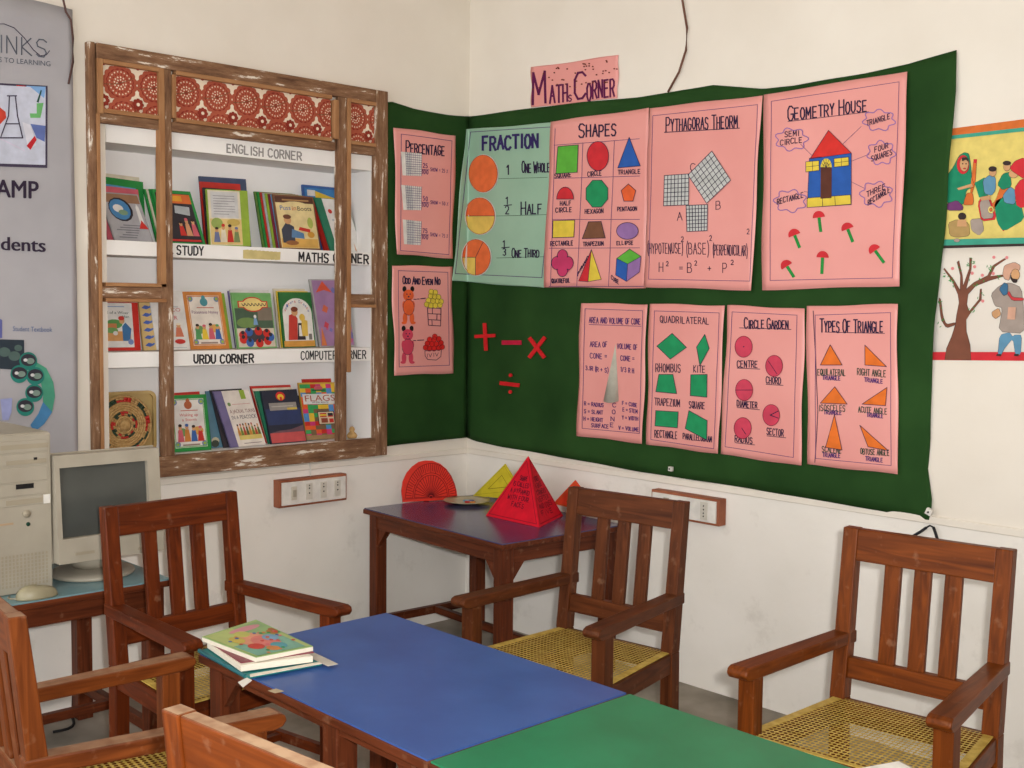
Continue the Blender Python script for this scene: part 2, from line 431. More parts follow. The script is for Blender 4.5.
# ------------------------------------------------------------------ shelves in the niche, with hand-painted names
def left_map(x):
    def f(p, h):
        q = on_x(p, x); return (x + h * .0008, q.y, q.z)
    return f
M_SHELF = plaster('shelf_paint', srgb(230, 228, 224), srgb(240, 238, 234))
def shelf(z0, z1, label, words):
    o = MB().box((-DEP, NY0, z0), (-.002, NY1, z1), M_SHELF).build('wall_shelf', bevel=.002)
    tag(o, label, 'shelf', 'shelves of the wall niche')
    D = Draw(left_map(-.002), (0, -1)); mb = MB()
    for t, p0, p1, hh, wd, mat in words: D.hand(mb, t, p0, p1, hh, wd, mat, 1)
    mb.build('lettering', o)
    return D
M_MARK = flat((52, 50, 52)); M_FAINT = flat((150, 146, 144)); M_YSM = flat((206, 190, 130))
shelf(1.668, 1.723, 'upper white shelf lettered MATHS CORNER at its right end', [
    ('H. STUDY', (166, 253.5), (205, 255.5), 8.5, 1.5, M_MARK), ('MATHS CORNER', (299, 261), (370, 263.5), 8.5, 1.6, M_MARK), ])
shelf(1.247, 1.306, 'lower white shelf lettered URDU CORNER and COMPUTER CORNER', [
    ('URDU CORNER', (194, 363), (255, 362.5), 8, 1.7, M_MARK), ('COMPUTER CORNER', (301, 359.5), (367, 358.5), 8, 1.1, M_MARK)])
D = Draw(left_map(-.002), (0, -1)); mb = MB()
for k in range(9): D.poly(mb, [(243 + k * 4, 250 + k * .25), (248.5 + k * 4, 249.5 + k * .3), (248 + k * 4, 259 + k * .1), (243 + k * 4, 258.5 + k * .2)], M_YSM, 1, False)
mb.build('painted_smudge', [o for o in COL.objects if o.name == 'wall_shelf'][0])
o = tag(MB().box((-.03, NY0 + .001, NZ1 - .001), (.006, NY1 - .001, 2.16), M_SHELF).build('lintel_board'), 'white lintel board above the shelves with faded ENGLISH CORNER lettering', 'board')
D = Draw(left_map(.006), (0, -1)); mb = MB()
D.hand(mb, 'ENGLISH CORNER', (227, 152), (303, 161), 8, 1.4, M_FAINT, 1); mb.build('lettering', o)

# ------------------------------------------------------------------ wooden window-like frame around the niche
FY0, FY1, FZ0, FZ1 = -1.836, -.474, .819, 2.434
CHY, CHZ = chipped('chipped_timber', 'y'), chipped('chipped_timber', 'z')
BEADY, BEADZ = noise_mat('bare_bead_y', srgb(146, 102, 66), srgb(170, 126, 86), 3, .7, .2, 5, (14, 2, 14)), noise_mat('bare_bead_z', srgb(146, 102, 66), srgb(170, 126, 86), 3, .7, .2, 5, (14, 14, 2))
fr = empty('niche_frame', (0, (FY0 + FY1) / 2, FZ0)); fr['world_children'] = True
tag(fr, 'chipped brown wooden frame with mullions around the book niche', 'frame')
def front(y, z, k=.032 / 4.1243): return y + k * (CAM_LOC.y - y), z + k * (CAM_LOC.z - z)   # a survey line on the wall brought out to the timber's face
def outline(y0, y1, z0, z1):
    (ya, za), (yb, zb) = front(y0, z0), front(y1, z1)
    return (FY0 if y0 == FY0 else ya), yb, za, zb
def fbar(name, y0, y1, z0, z1, mat, x1=.032, x0=.0005):
    y0, y1, z0, z1 = outline(y0, y1, z0, z1)
    MB().box((x0, y0, z0), (x1, y1, z1), mat).build(name, fr, bevel=.003)
fbar('stile', FY0, -1.796, FZ0, FZ1, CHZ); fbar('stile', -.541, FY1, FZ0, FZ1, CHZ)
fbar('head_rail', -1.791, -.541, 2.378, FZ1, CHY); fbar('sill_rail', -1.791, -.541, FZ0, .900, CHY, .036)
fbar('mullion', -1.549, -1.499, .900, 2.378, CHZ, .030); fbar('mullion', -.738, -.693, .900, 2.378, CHZ, .030)
for y0, y1 in ((-1.791, -1.531), (-1.499, -.750), (-.693, -.541)): fbar('transom', y0, y1, 2.148, 2.184, CHY, .029)
fbar('cross_rail', -1.791, -1.531, 1.508, 1.552, CHY, .028); fbar('cross_rail', -.693, -.541, 1.495, 1.540, CHY, .028)
def bead(y0, y1, z0, z1, mat):
    y0, y1, z0, z1 = outline(y0, y1, z0, z1)
    MB().box((.001, y0, z0), (.038, y1, z1), mat).build('bead', fr, bevel=.002)
bead(-1.796, -1.783, .900, 2.18, BEADZ); bead(-1.791, -1.769, 2.18, 2.378, BEADZ); bead(-1.553, -1.531, 1.552, 2.378, BEADZ); bead(-1.499, -1.483, 2.198, 2.362, BEADZ)
bead(-.693, -.675, 1.20, 2.378, BEADZ); bead(-.762, -.738, 2.198, 2.362, BEADZ)
for y0, y1 in ((-1.769, -1.553), (-1.483, -.772), (-.675, -.541)):
    bead(y0, y1, 2.362, 2.378, BEADY); bead(y0, y1, 2.184, 2.200, BEADY)
bead(-1.769, -1.531, 1.552, 1.566, BEADY); bead(-1.769, -1.531, 1.494, 1.508, BEADY); bead(-.675, -.541, 1.481, 1.495, BEADY)

# printed cotton in the three top lights
M_COT = fabric('cream_cotton', srgb(226, 208, 184), srgb(234, 218, 196)); M_RUST = fabric('rust_print', srgb(158, 76, 56), srgb(174, 92, 70)); M_RUST2 = fabric('deep_red_print', srgb(130, 46, 36), srgb(146, 58, 46)); M_OLIVE = flat((122, 84, 56))
def clip(poly, y0, y1, z0, z1):
    for ax, v, s in ((0, y0, 1), (0, y1, -1), (1, z0, 1), (1, z1, -1)):
        out = []
        for i in range(len(poly)):
            a, b = poly[i - 1], poly[i]
            ia, ib = s * (a[ax] - v) >= 0, s * (b[ax] - v) >= 0
            if ia != ib:
                t = (v - a[ax]) / (b[ax] - a[ax]); out.append((a[0] + t * (b[0] - a[0]), a[1] + t * (b[1] - a[1])))
            if ib: out.append(b)
        poly = out
        if not poly: return []
    return poly
def cotton(y0, y1, z0, z1):
    mb = MB(); X = .018; (y0, z0), (y1, z1) = front(y0, z0), front(y1, z1); y0 -= .004; y1 += .004
    mb.box((X - .004, y0, z0), (X, y1, z1), M_COT)
    base = [0]
    def put(poly, mat, h):
        p = clip(poly, y0, y1, z0, z1)
        if len(p) > 2: mb.add([(X + (h + base[0]) * .0004, a, b) for a, b in p], [tuple(range(len(p)))], mat)
    def scal(cy, cz, r, n, amp, ph=0, k=6):
        N = n * k
        return [(cy + (r + amp * abs(math.sin(math.pi * i / k + ph))) * math.cos(2 * math.pi * i / N), cz + (r + amp * abs(math.sin(math.pi * i / k + ph))) * math.sin(2 * math.pi * i / N)) for i in range(N)]
    def mandala(cy, cz, R):
        if cy + R < y0 or cy - R > y1 or cz + R < z0 or cz - R > z1: return
        put(scal(cy, cz, R * .92, 16, R * .08), M_RUST, 1)
        put(scal(cy, cz, R * .74, 16, R * .05), M_RUST2, 2)
        put(scal(cy, cz, R * .68, 14, R * .05), M_RUST, 3)
        for rr, n, s in ((.60, 20, .045), (.46, 16, .05), (.32, 12, .05), (.18, 7, .05)):
            for i in range(n):
                t = 2 * math.pi * i / n + rr * 3
                put([(cy + R * rr * math.cos(t) + R * s * math.cos(u), cz + R * rr * math.sin(t) + R * s * 1.1 * math.sin(u)) for u in (0, 1.57, 3.14, 4.71)], M_COT if n != 16 else M_RUST2, 4)
        put(scal(cy, cz, R * .08, 8, R * .03), M_RUST2, 5)
        # a thin stem curling through the flower
        pts = [(cy - R * .9 + R * 1.7 * i / 10, cz - R * .15 + R * .55 * (i / 10) ** 2) for i in range(11)]
        for p, q in zip(pts[:-1], pts[1:]): put([(p[0], p[1] - R * .02), (q[0], q[1] - R * .02), (q[0], q[1] + R * .02), (p[0], p[1] + R * .02)], M_OLIVE, 6)
    def flower(cy, cz, r):
        if cy + r < y0 or cy - r > y1: return
        for i in range(8):
            t = 2 * math.pi * i / 8
            put([(cy + r * .66 * math.cos(t) + r * .34 * math.cos(u * math.pi / 4), cz + r * .66 * math.sin(t) + r * .34 * math.sin(u * math.pi / 4)) for u in range(8)], M_RUST2, 1)
        put([(cy + r * .7 * math.cos(u * math.pi / 8), cz + r * .7 * math.sin(u * math.pi / 8)) for u in range(16)], M_RUST2, 2)
        put([(cy + r * .3 * math.cos(u * math.pi / 4), cz + r * .3 * math.sin(u * math.pi / 4)) for u in range(8)], M_COT, 3)
    ya = -1.712
    for i in range(-2, 12):
        y = ya + .131 * i
        base[0] = 0; mandala(y, 2.296, .068)
        base[0] = 8; mandala(y + .012, 2.178, .068)
        base[0] = 16; flower(y + .066, 2.226, .023); flower(y + .066, 2.372, .022)
    mb.build('printed_cotton_panel', fr)
for a in ((-1.769, -1.553), (-1.483, -.772), (-.675, -.541)): cotton(a[0], a[1], 2.200, 2.362)

# ------------------------------------------------------------------ green cloth pinned across the corner
def interp(poly, x):
    for (x0, y0), (x1, y1) in zip(poly[:-1], poly[1:]):
        if x <= x1: return y0 + (y1 - y0) * (x - x0) / (x1 - x0)
    return poly[-1][1]
def wave(p, k=.5):
    s = p[0] - p[1]; z = p[2]
    return k * (.0022 * math.sin(9 * s + 2.1 * z) + .0016 * math.sin(17 * s - 5 * z + 1) + .0014 * math.sin(23 * z + 3 * s))
topL = [(387, 102), (390, 101), (399, 104), (414, 109), (431, 112), (450, 115), (470, 116.5)]
botL = [(386, 446.6), (405, 444), (441, 440), (467.5, 437.5)]
topR = [(470, 116.5), (500, 112), (532, 108), (583, 102), (640, 97.5), (680, 90), (713, 85), (764, 89), (796, 86), (830, 79), (865, 73), (907, 64), (932, 57), (956.5, 50)]
botR = [(467.5, 437.5), (476, 441), (502, 447), (543, 454), (600, 464), (640, 472), (738, 487), (835, 503), (880, 511), (915, 519), (929, 520)]
edgeR = [(50, 956.5), (90, 957), (160, 951), (237, 945), (317, 936), (380, 932), (440, 930), (470, 927), (504, 933), (520, 929)]
cl = MB(); NV = 46
def cloth_part(top, bot, xa0, xa1, xb0, xb1, n, left, right_edge=None):
    vs = []; fs = []
    for i in range(n + 1):
        u = i / n
        xt = xa0 + (xa1 - xa0) * u; xb = xb0 + (xb1 - xb0) * u
        yt = interp(top, xt); yb = interp(bot, xb)
        for j in range(NV + 1):
            v = j / NV
            x = xt + (xb - xt) * v; y = yt + (yb - yt) * v
            if right_edge: x += (interp(right_edge, y) - (xa1 + (xb1 - xa1) * v)) * u ** 8
            # the cloth lies on the wall, a little slack towards the corner and the hems
            if left:
                q = on_x((x, y), .010); off = .010 + wave(q, 1.6) + .004 * math.sin(11 * q.z + 8 * q.y) * v
                vs.append((max(off, .004), min(q.y, -.011), q.z) if i < n else (.012, -.012, q.z))
            else:
                q = on_y((x, y), -.010)
                off = .010 + wave(q, 1.6) + .004 * math.sin(7 * q.x + 9 * q.z) * abs(v - .4) * 2
                if u > .9: off += .010 * (u - .9) / .1 * (1 + math.sin(9 * q.z + 14 * q.x)) * .5
                if v > .92: off += .010 * math.sin((v - .92) / .08 * math.pi) * (.6 + .4 * math.sin(13 * q.x))
                vs.append((max(q.x, .011), -max(off, .004), q.z) if i else (.012, -.012, on_x((x, y), .012).z))
    for i in range(n):
        for j in range(NV):
            a = i * (NV + 1) + j
            fs.append((a, a + 1, a + NV + 2, a + NV + 1))
    cl.add(vs, fs, M_CLOTH, True)
cloth_part(topL, botL, 387, 470, 386, 467.5, 16, True)
cloth_part(topR, botR, 470, 956.5, 467.5, 929, 90, False, edgeR)
tag(cl.build('wall_cloth', solid=.0015), 'dark green cloth stretched across the corner behind the charts', 'cloth')

# ------------------------------------------------------------------ charts
def rmap(base):
    def f(p, h):
        q = on_y(p, -base)
        if q.x < base:      # round the corner on to the other wall
            q = on_x(p, base); return (base + wave(q) + h * .0007 + (.0008 if h else 0), q.y, q.z)
        return (q.x, -(base + wave(q) + h * .0007 + (.0008 if h else 0)), q.z)
    return f
def lmap(base):
    def f(p, h):
        q = on_x(p, base); return (base + wave(q) + h * .0007 + (.0008 if h else 0), q.y, q.z)
    return f
UPX = (0, -1)
BASE = .026
def sheet(name, label, corners, mat, fm, cat='chart', group='charts pinned on the green cloth', n=24, ruff=.7):
    """a sheet of paper hung on a wall; corners TL TR BR BL in the photograph"""
    TL, TR, BR, BL = [Vector(c) for c in corners]
    mb = MB(); vs = []; fs = []
    for i in range(n + 1):
        for j in range(n + 1):
            u, v = i / n, j / n
            p = (TL * (1 - u) + TR * u) * (1 - v) + (BL * (1 - u) + BR * u) * v
            e = ruff * math.sin(9 * v + corners[0][0])
            if i in (0, n): p = p + Vector((e, 0))
            if j in (0, n): p = p + Vector((0, ruff * .6 * math.sin(8 * u + corners[0][1])))
            vs.append(fm(p, 0))
    for i in range(n):
        for j in range(n):
            a = i * (n + 1) + j; fs.append((a, a + 1, a + n + 2, a + n + 1))
    mb.add(vs, fs, mat, True)
    return tag(mb.build(name, solid=.0008), label, cat, group)

def border(D, mb, pts, wd=.7, mat=None): D.stroke(mb, pts, wd, mat or M_INKP, 1, True)

ORANGE, REDC, GREENC, EMER, BLUEC, YELL, MAG, BROWN, LILAC = flat((226, 98, 52)), flat((206, 48, 56)), flat((94, 176, 62)), flat((34, 146, 92)), flat((44, 92, 172)), flat((226, 200, 72)), flat((196, 60, 104)), flat((122, 82, 60)), flat((150, 112, 168))
ROSE = flat((206, 68, 92)); LEAF = flat((38, 140, 62)); GRIDP = flat((198, 200, 196))

def part(D, name, parent, fn, label=None):
    mb = MB(); fn(mb); o = mb.build(name, parent)
    if label: o['label'] = label
    return o

# --- percentage (left wall)
V4, V5, V6, V7 = view(380, 40, 2.954), view(640, 50, 3.072), view(380, 250, 3.489), view(640, 280, 3.072)
fm = lmap(BASE); D = Draw(fm, UPX)
s = sheet('paper_chart', 'pink chart headed PERCENTAGE with three grey grid strips', V4((42, 258), (226, 283), (213, 646), (48, 632)), M_PINK, fm)
mb = MB()
D.hand(mb, 'PERCENTAGE', *V4((76, 332), (193, 342)), 9, 1.2, M_INK, 1, big=1.35)
border(D, mb, V4((62, 278), (212, 298), (203, 634), (60, 622)), .5)
for i, (y, t, b) in enumerate(((385, '25', '= 25 %'), (482, '50', '= 50 %'), (577, '75', '= 75 %'))):
    D.hand(mb, t, *V4((126, y - 8), (142, y - 6)), 4.2, .6, M_INKP); D.hand(mb, '100', *V4((123, y + 10), (144, y + 12)), 4, .6, M_INKP)
    D.stroke(mb, V4((122, y - 3), (144, y - 1)), .5, M_INKP)
    D.hand(mb, 'SHOW ' + b, *V4((148, y + 2), (202, y + 8)), 3.4, .4, M_INKP)
mb.build('lettering', s)
for i, q in enumerate((((61, 330), (121, 336), (121, 402), (66, 400)), ((62, 428), (121, 434), (120, 503), (68, 502)), ((66, 530), (121, 536), (119, 606), (70, 603)))):
    def strip(mb, q=V4(*q), i=i):
        D.poly(mb, q, M_WHITE, 2)
        A, B, C_, D_ = [Vector(c) for c in q]
        f = (.55, .75, .9)[i] * .75
        D.poly(mb, [A.lerp(B, .22), A.lerp(B, .22 + f * .6), D_.lerp(C_, .22 + f * .6), D_.lerp(C_, .22)], GRIDP, 3, False)
        for k in range(1, 10):
            t = k / 10; D.stroke(mb, [A.lerp(D_, t).lerp(B.lerp(C_, t), .2), B.lerp(C_, t)], .35, M_INKP, 4)
        for k in range(0, 9):
            t = .2 + k * .1; D.stroke(mb, [A.lerp(B, t), D_.lerp(C_, t)], .25, M_INKP, 4)
    part(D, 'grid_strip', s, strip)

# --- odd and even numbers (left wall)
s = sheet('paper_chart', 'pink chart headed ODD AND EVEN NO with toy animals and fruit baskets', V6((39, 53), (250, 58), (259, 430), (52, 437)), M_PINK, fm)
mb = MB()
D.hand(mb, 'ODD AND EVEN NO', *V6((78, 117), (212, 121)), 5.2, 1.1, M_INK, 1, big=1.4)
border(D, mb, V6((62, 72), (236, 78), (242, 402), (66, 408)), .5)
D.stroke(mb, V6((118, 172), (126, 172)), .8, M_INK); D.stroke(mb, V6((130, 171), (136, 171)), .8, M_INK); D.stroke(mb, V6((142, 170), (158, 168)), .9, M_INK)
D.stroke(mb, V6((116, 316), (124, 316)), .8, M_INK); D.stroke(mb, V6((130, 315), (152, 314)), .9, M_INK)
mb.build('lettering', s)
def critter(body, cx, cy, ear):
    def f(mb):
        E = lambda x, y, rx, ry, m, h=2: D.poly(mb, D.ell(V6((cx + x, cy + y))[0], rx / 3.489, ry / 3.489, n=16), m, h)
        E(-14, -58, 7, 10, ear, 1); E(14, -58, 7, 10, ear, 1)
        E(0, -36, 19, 20, body); E(0, 6, 20, 28, body, 3); E(-12, 44, 8, 20, body, 2); E(12, 44, 8, 20, body, 2)
        E(-16, 60, 9, 5, body, 3); E(16, 60, 9, 5, body, 3); E(-16, -2, 6, 14, body, 4); E(16, -2, 6, 14, body, 4)
        E(-6, -40, 2, 2.5, M_INK, 4); E(6, -40, 2, 2.5, M_INK, 4); E(0, -31, 3, 2.5, M_INK, 4)
        D.stroke(mb, V6((cx - 8, cy - 24), (cx, cy - 20), (cx + 8, cy - 24)), .4, M_INK, 4)
        D.stroke(mb, D.ell(V6((cx, cy + 6))[0], 20 / 3.489, 28 / 3.489, n=16), .4, M_INK, 4, True)
    return f
part(D, 'toy_animal', s, critter(ORANGE, 98, 194, M_BLACK), 'orange toy animal'); part(D, 'toy_animal', s, critter(ROSE, 95, 332, M_BLACK), 'pink toy animal')
def crate(mb):
    D.poly(mb, V6((165, 202), (212, 204), (210, 265), (168, 262)), M_PINK, 2)
    for a in (((165, 202), (212, 204)), ((166, 222), (212, 224)), ((167, 243), (211, 245)), ((168, 262), (210, 265)), ((165, 202), (168, 262)), ((212, 204), (210, 265)), ((182, 203), (182, 222)), ((198, 223), (197, 244)), ((180, 243), (181, 263))): D.stroke(mb, V6(*a), .7, M_INK, 3)
    for i, (x, y) in enumerate(((162, 190), (176, 194), (192, 194), (208, 192), (168, 176), (184, 178), (200, 178), (212, 180), (176, 160), (190, 162), (203, 164), (178, 146), (192, 148))):
        c = V6((x, y))[0]; D.poly(mb, D.ell(c, 2.5, 2.7, n=10), YELL, 3); D.stroke(mb, D.ell(c, 2.5, 2.7, n=10), .4, flat((130, 120, 40)), 4, True)
part(D, 'fruit_crate', s, crate, 'crate of yellow fruit')
def basket(mb):
    D.poly(mb, V6((156, 352), (214, 348), (212, 372), (196, 384), (166, 382), (157, 370)), M_PINK, 2)
    D.stroke(mb, V6((156, 352), (214, 348), (212, 372), (196, 384), (166, 382), (157, 370)), .6, M_INK, 3, True)
    D.hand(mb, 'IVIV', *V6((162, 374), (208, 370)), 3.4, .5, M_INK, 3)
    for x, y in ((158, 340), (172, 344), (188, 344), (204, 342), (216, 338), (164, 326), (180, 328), (196, 328), (212, 324), (172, 312), (188, 312), (204, 310), (190, 302)):
        c = V6((x, y))[0]; D.poly(mb, D.ell(c, 2.6, 2.7, n=10), M_RED, 3); D.stroke(mb, D.ell(c, 2.6, 2.7, n=10), .4, flat((130, 20, 24)), 4, True)
part(D, 'fruit_basket', s, basket, 'basket of red fruit')

# --- fraction (mint), bent round the corner
def fold_px(z):
    d = Vector((BASE, -BASE, z)) - CAM_LOC; k = d.dot(CAM_F)
    return Vector((512 + FPX * d.dot(CAM_R) / k, 384 - FPX * d.dot(CAM_U) / k))
class FoldDraw(Draw):
    def poly(s, mb, pts, mat, h=1, thick=True):
        a, b = fold_px(1.2), fold_px(2.4)
        side = lambda p: (b.x - a.x) * (p[1] - a.y) - (b.y - a.y) * (p[0] - a.x)
        for sg in (1, -1):
            out = []
            for i in range(len(pts)):
                p, q = pts[i - 1], pts[i]; dp, dq = sg * side(p), sg * side(q)
                if (dp > 0) != (dq > 0): t = dp / (dp - dq); out.append((p[0] + (q[0] - p[0]) * t, p[1] + (q[1] - p[1]) * t))
                if dq > 0: out.append(q)
            if len(out) > 2: Draw.poly(s, mb, out, mat, h, False)
fm = rmap(BASE); D = FoldDraw(fm, UPX)
s = sheet('paper_chart', 'mint green chart headed FRACTION with three orange and yellow discs', [(466, 129.5), (553, 122.5), (545, 288), (452.5, 281)], M_MINT, fm, n=90)
mb = MB()
D.hand(mb, 'FRACTION', *V4((304, 326), (474, 316)), 13, 2.4, flat((52, 40, 96)))
border(D, mb, V4((268, 272), (520, 256), (480, 702), (222, 690)), .6)
D.hand(mb, '1', *V4((374, 396), (390, 395)), 9, 1.3, M_INK); D.hand(mb, 'ONE WHOLE', *V4((420, 391), (505, 390)), 8.5, 1.2, M_INK, 1, big=1.3)
D.hand(mb, '1', *V4((372, 484), (386, 484)), 7, 1, M_INK); D.hand(mb, '2', *V4((372, 515), (388, 515)), 8, 1, M_INK); D.stroke(mb, V4((368, 489), (390, 487)), .9, M_INK); D.hand(mb, 'HALF', *V4((418, 515), (484, 512)), 9.5, 1.3, M_INK, 1, big=1.3)
D.hand(mb, '1', *V4((362, 610), (376, 610)), 6, 1, M_INK); D.hand(mb, '3', *V4((364, 637), (378, 637)), 7, 1, M_INK); D.stroke(mb, V4((360, 614), (382, 612)), .9, M_INK); D.hand(mb, 'ONE THIRD', *V4((390, 642), (474, 641)), 7, 1.1, M_INK, 1, big=1.3)
for y in (408, 518, 642): D.stroke(mb, V4((345, y + 2), (495, y - 2)), .4, M_INKG)
mb.build('lettering', s)
FO, FY = flat((226, 110, 60)), flat((222, 190, 92))
def disc(c, rx, ry, cuts):
    def f(mb):
        c0 = V4(c)[0]; r1, r2 = rx / 2.954, ry / 2.954
        D.poly(mb, D.ell(c0, r1 + .7, r2 + .7), M_WHITE, 2)
        for a0, a1, mt in cuts:
            pts = D.ell(c0, r1, r2, a0, a1); pts = pts if a1 - a0 >= 359 else [c0] + pts
            D.poly(mb, pts, mt, 5)
            if a1 - a0 < 359: D.stroke(mb, [c0, pts[1]], .5, M_INK, 7)
        D.stroke(mb, D.ell(c0, r1, r2), .45, flat((150, 70, 40)), 7, True)
    return f
part(D, 'paper_disc', s, disc((307, 395), 43, 55, [(0, 360, FO)]), 'all orange disc')
part(D, 'paper_disc', s, disc((297, 520), 45, 54, [(0, 180, FO), (180, 360, FY)]), 'disc half orange and half yellow')
part(D, 'paper_disc', s, disc((285, 642), 44, 53, [(-90, 60, FO), (60, 180, FO), (180, 270, FY)]), 'orange disc with a yellow quarter')

# --- shapes
fm = rmap(BASE + .004); D = Draw(fm, UPX)
s = sheet('paper_chart', 'pink chart headed SHAPES with twelve coloured shapes in a ruled grid', [(551, 121.5), (649.5, 108), (645.5, 288.5), (543.5, 287)], M_PINK, fm)
mb = MB()
D.hand(mb, 'SHAPES', *V4((588, 288), (704, 281)), 11.5, 1.5, M_INK, 1, big=1.15)
for a in (((515, 311), (768, 292)), ((515, 409), (768, 402)), ((510, 530), (768, 530)), ((500, 615), (768, 614)), ((600, 304), (582, 728)), ((694, 298), (676, 728)), ((518, 262), (505, 728)), ((500, 728), (785, 728))): D.stroke(mb, V4(*a), .5, M_INKP)
for t, a, b, hh in (('SQUARE', (517, 408), (567, 404), 4.2), ('CIRCLE', (613, 403), (657, 399), 4.6), ('HALF', (533, 489), (567, 487), 4.2), ('CIRCLE', (520, 509), (569, 507), 4.4), ('HEXAGON', (606, 513), (663, 511), 4.2), ('RECTANGLE', (504, 608), (572, 606), 4.4), ('TRAPEZIUM', (600, 609), (663, 607), 4), ('QUATREFOIL', (508, 718), (563, 716), 4)): D.hand(mb, t, *V4(a, b), hh, .8, M_INK)
D.hand(mb, 'TRIANGLE', (618.5, 174.5), (641.5, 173.5), 4.2, .8, M_INK); D.hand(mb, 'PENTAGON', (618, 211), (638, 210.5), 3.8, .8, M_INK); D.hand(mb, 'ELLIPSE', (617, 245), (634, 244.5), 3.6, .8, M_INK)
D.hand(mb, 'PYRAMID', (578, 276), (588.5, 258), 3.4, .7, M_INK); D.hand(mb, 'CUBE', (611.5, 279), (619.5, 285), 4, .7, M_INK)
mb.build('lettering', s)
def pc(pts, mat):
    def f(mb):
        D.poly(mb, pts, mat, 2); D.stroke(mb, pts, .6, M_INK, 3, True)
    return f
part(D, 'square', s, pc(V4((527, 315), (587, 310), (583, 391), (521, 395)), GREENC), 'green square'); part(D, 'circle', s, pc(D.ell(V4((645, 343))[0], 11, 14.6), REDC), 'red circle')
part(D, 'triangle', s, pc([(630, 137.5), (641, 166), (618.5, 168)], BLUEC), 'blue triangle')
part(D, 'half_circle', s, pc(D.ell(V4((548, 470))[0], 8.3, 12, 0, 180), REDC), 'red half circle')
part(D, 'octagon', s, pc(D.ell(V4((642, 454))[0], 12, 14.5, 22.5, 382.5, 8), EMER), 'green octagon')
part(D, 'pentagon', s, pc(D.ell((629, 193.5), 7.6, 9.5, 90, 450, 5), ORANGE), 'orange pentagon')
part(D, 'rectangle', s, pc(V4((513, 534), (576, 532), (573, 582), (511, 584)), YELL), 'yellow rectangle')
part(D, 'trapezium', s, pc(V4((617, 537), (655, 536), (667, 585), (598, 587)), BROWN), 'brown trapezium')
part(D, 'ellipse', s, pc(D.ell((628, 231), 10.8, 8.4), LILAC), 'lilac ellipse')
c0 = Vector(V4((540, 659))[0])
quat = []
for k in range(4):
    t = math.radians(90 * k)
    for i in range(-6, 7):
        a = t + math.radians(i * 20); quat.append((c0.x + 5.6 * math.cos(t) + 5.2 * math.cos(a), c0.y + 7 * math.sin(t) + 6.6 * math.sin(a)))
quat = [quat[i] for i in range(len(quat)) if i % 13 not in (0, 12)]
part(D, 'quatrefoil', s, pc(quat, MAG), 'magenta quatrefoil')
def pyr(mb):
    A, B, C_, E_ = V4((625, 619), (588, 712), (616, 714), (655, 707))
    D.poly(mb, [A, B, C_], REDC, 2); D.poly(mb, [A, C_, E_], YELL, 2); D.stroke(mb, [A, B, C_, E_], .5, M_INK, 3, True); D.stroke(mb, [A, C_], .5, M_INK, 3)
part(D, 'pyramid', s, pyr, 'red and yellow pyramid')
def cube(mb):
    a, b, c, d, e, f, g = (630, 249), (641.5, 256.5), (628, 264), (617, 258.5), (616, 275), (627, 281.5), (640, 272)
    D.poly(mb, [a, b, c, d], GREENC, 2); D.poly(mb, [d, c, f, e], BLUEC, 2); D.poly(mb, [c, b, g, f], LILAC, 2)
    for l in ([a, b, g, f, e, d], ): D.stroke(mb, l, .5, M_INK, 3, True)
    D.stroke(mb, [d, c, b], .5, M_INK, 3); D.stroke(mb, [c, f], .5, M_INK, 3)
part(D, 'cube', s, cube, 'green, blue and lilac cube')

# --- pythagoras
fm = rmap(BASE + .007); D = Draw(fm, UPX)
s = sheet('paper_chart', 'pink chart headed PYTHAGORAS THEORM with three squared grids', [(649, 108), (762, 95.5), (751.5, 290.5), (644.5, 287)], M_PINK, fm)
mb = MB()
D.hand(mb, 'PYTHAGORAS THEORM', *V5((80, 249), (304, 238)), 11.5, 1.2, M_INK, 1, big=1.2)
D.stroke(mb, V5((75, 253), (306, 240)), .8, M_INK)
border(D, mb, V5((40, 202), (362, 168), (338, 710), (28, 704)), .5)
for t, a, b, hh in (('C', (156, 372), (176, 370), 7), ('A', (116, 524), (136, 522), 8), ('B', (233, 490), (252, 488), 8), ('(HYPOTENUSE)', (24, 625), (134, 625), 10), ('2', (128, 590), (139, 590), 5), ('(BASE)', (143, 628), (214, 628), 11), ('2', (214, 586), (224, 586), 5), ('(PERPENDICULAR)', (224, 630), (332, 632), 10), ('2', (330, 566), (341, 566), 5),
    ('H', (60, 682), (78, 682), 9), ('2', (82, 664), (92, 664), 4.5), ('=', (122, 680), (138, 680), 6), ('B', (146, 684), (164, 684), 9.5), ('2', (168, 662), (178, 662), 4.5), ('+', (208, 680), (224, 680), 6), ('P', (254, 684), (272, 684), 9.5), ('2', (280, 660), (292, 660), 4.5)): D.hand(mb, t, *V5(a, b), hh, .7, M_INK)
mb.build('lettering', s)
def gridsq(q):
    def f(mb):
        A, B, C_, E_ = [Vector(c) for c in V5(*q)]
        D.poly(mb, [A, B, C_, E_], GRIDP, 3)
        for k in range(8):
            t = k / 7; D.stroke(mb, [A.lerp(B, t), E_.lerp(C_, t)], .6, M_INK, 6); D.stroke(mb, [A.lerp(E_, t), B.lerp(C_, t)], .6, M_INK, 6)
    return f
part(D, 'squared_grid', s, gridsq(((77, 386), (152, 381), (151, 476), (75, 479)))); part(D, 'squared_grid', s, gridsq(((223, 311), (280, 400), (206, 471), (150, 384)))); part(D, 'squared_grid', s, gridsq(((144, 478), (209, 475), (208, 555), (147, 558))))

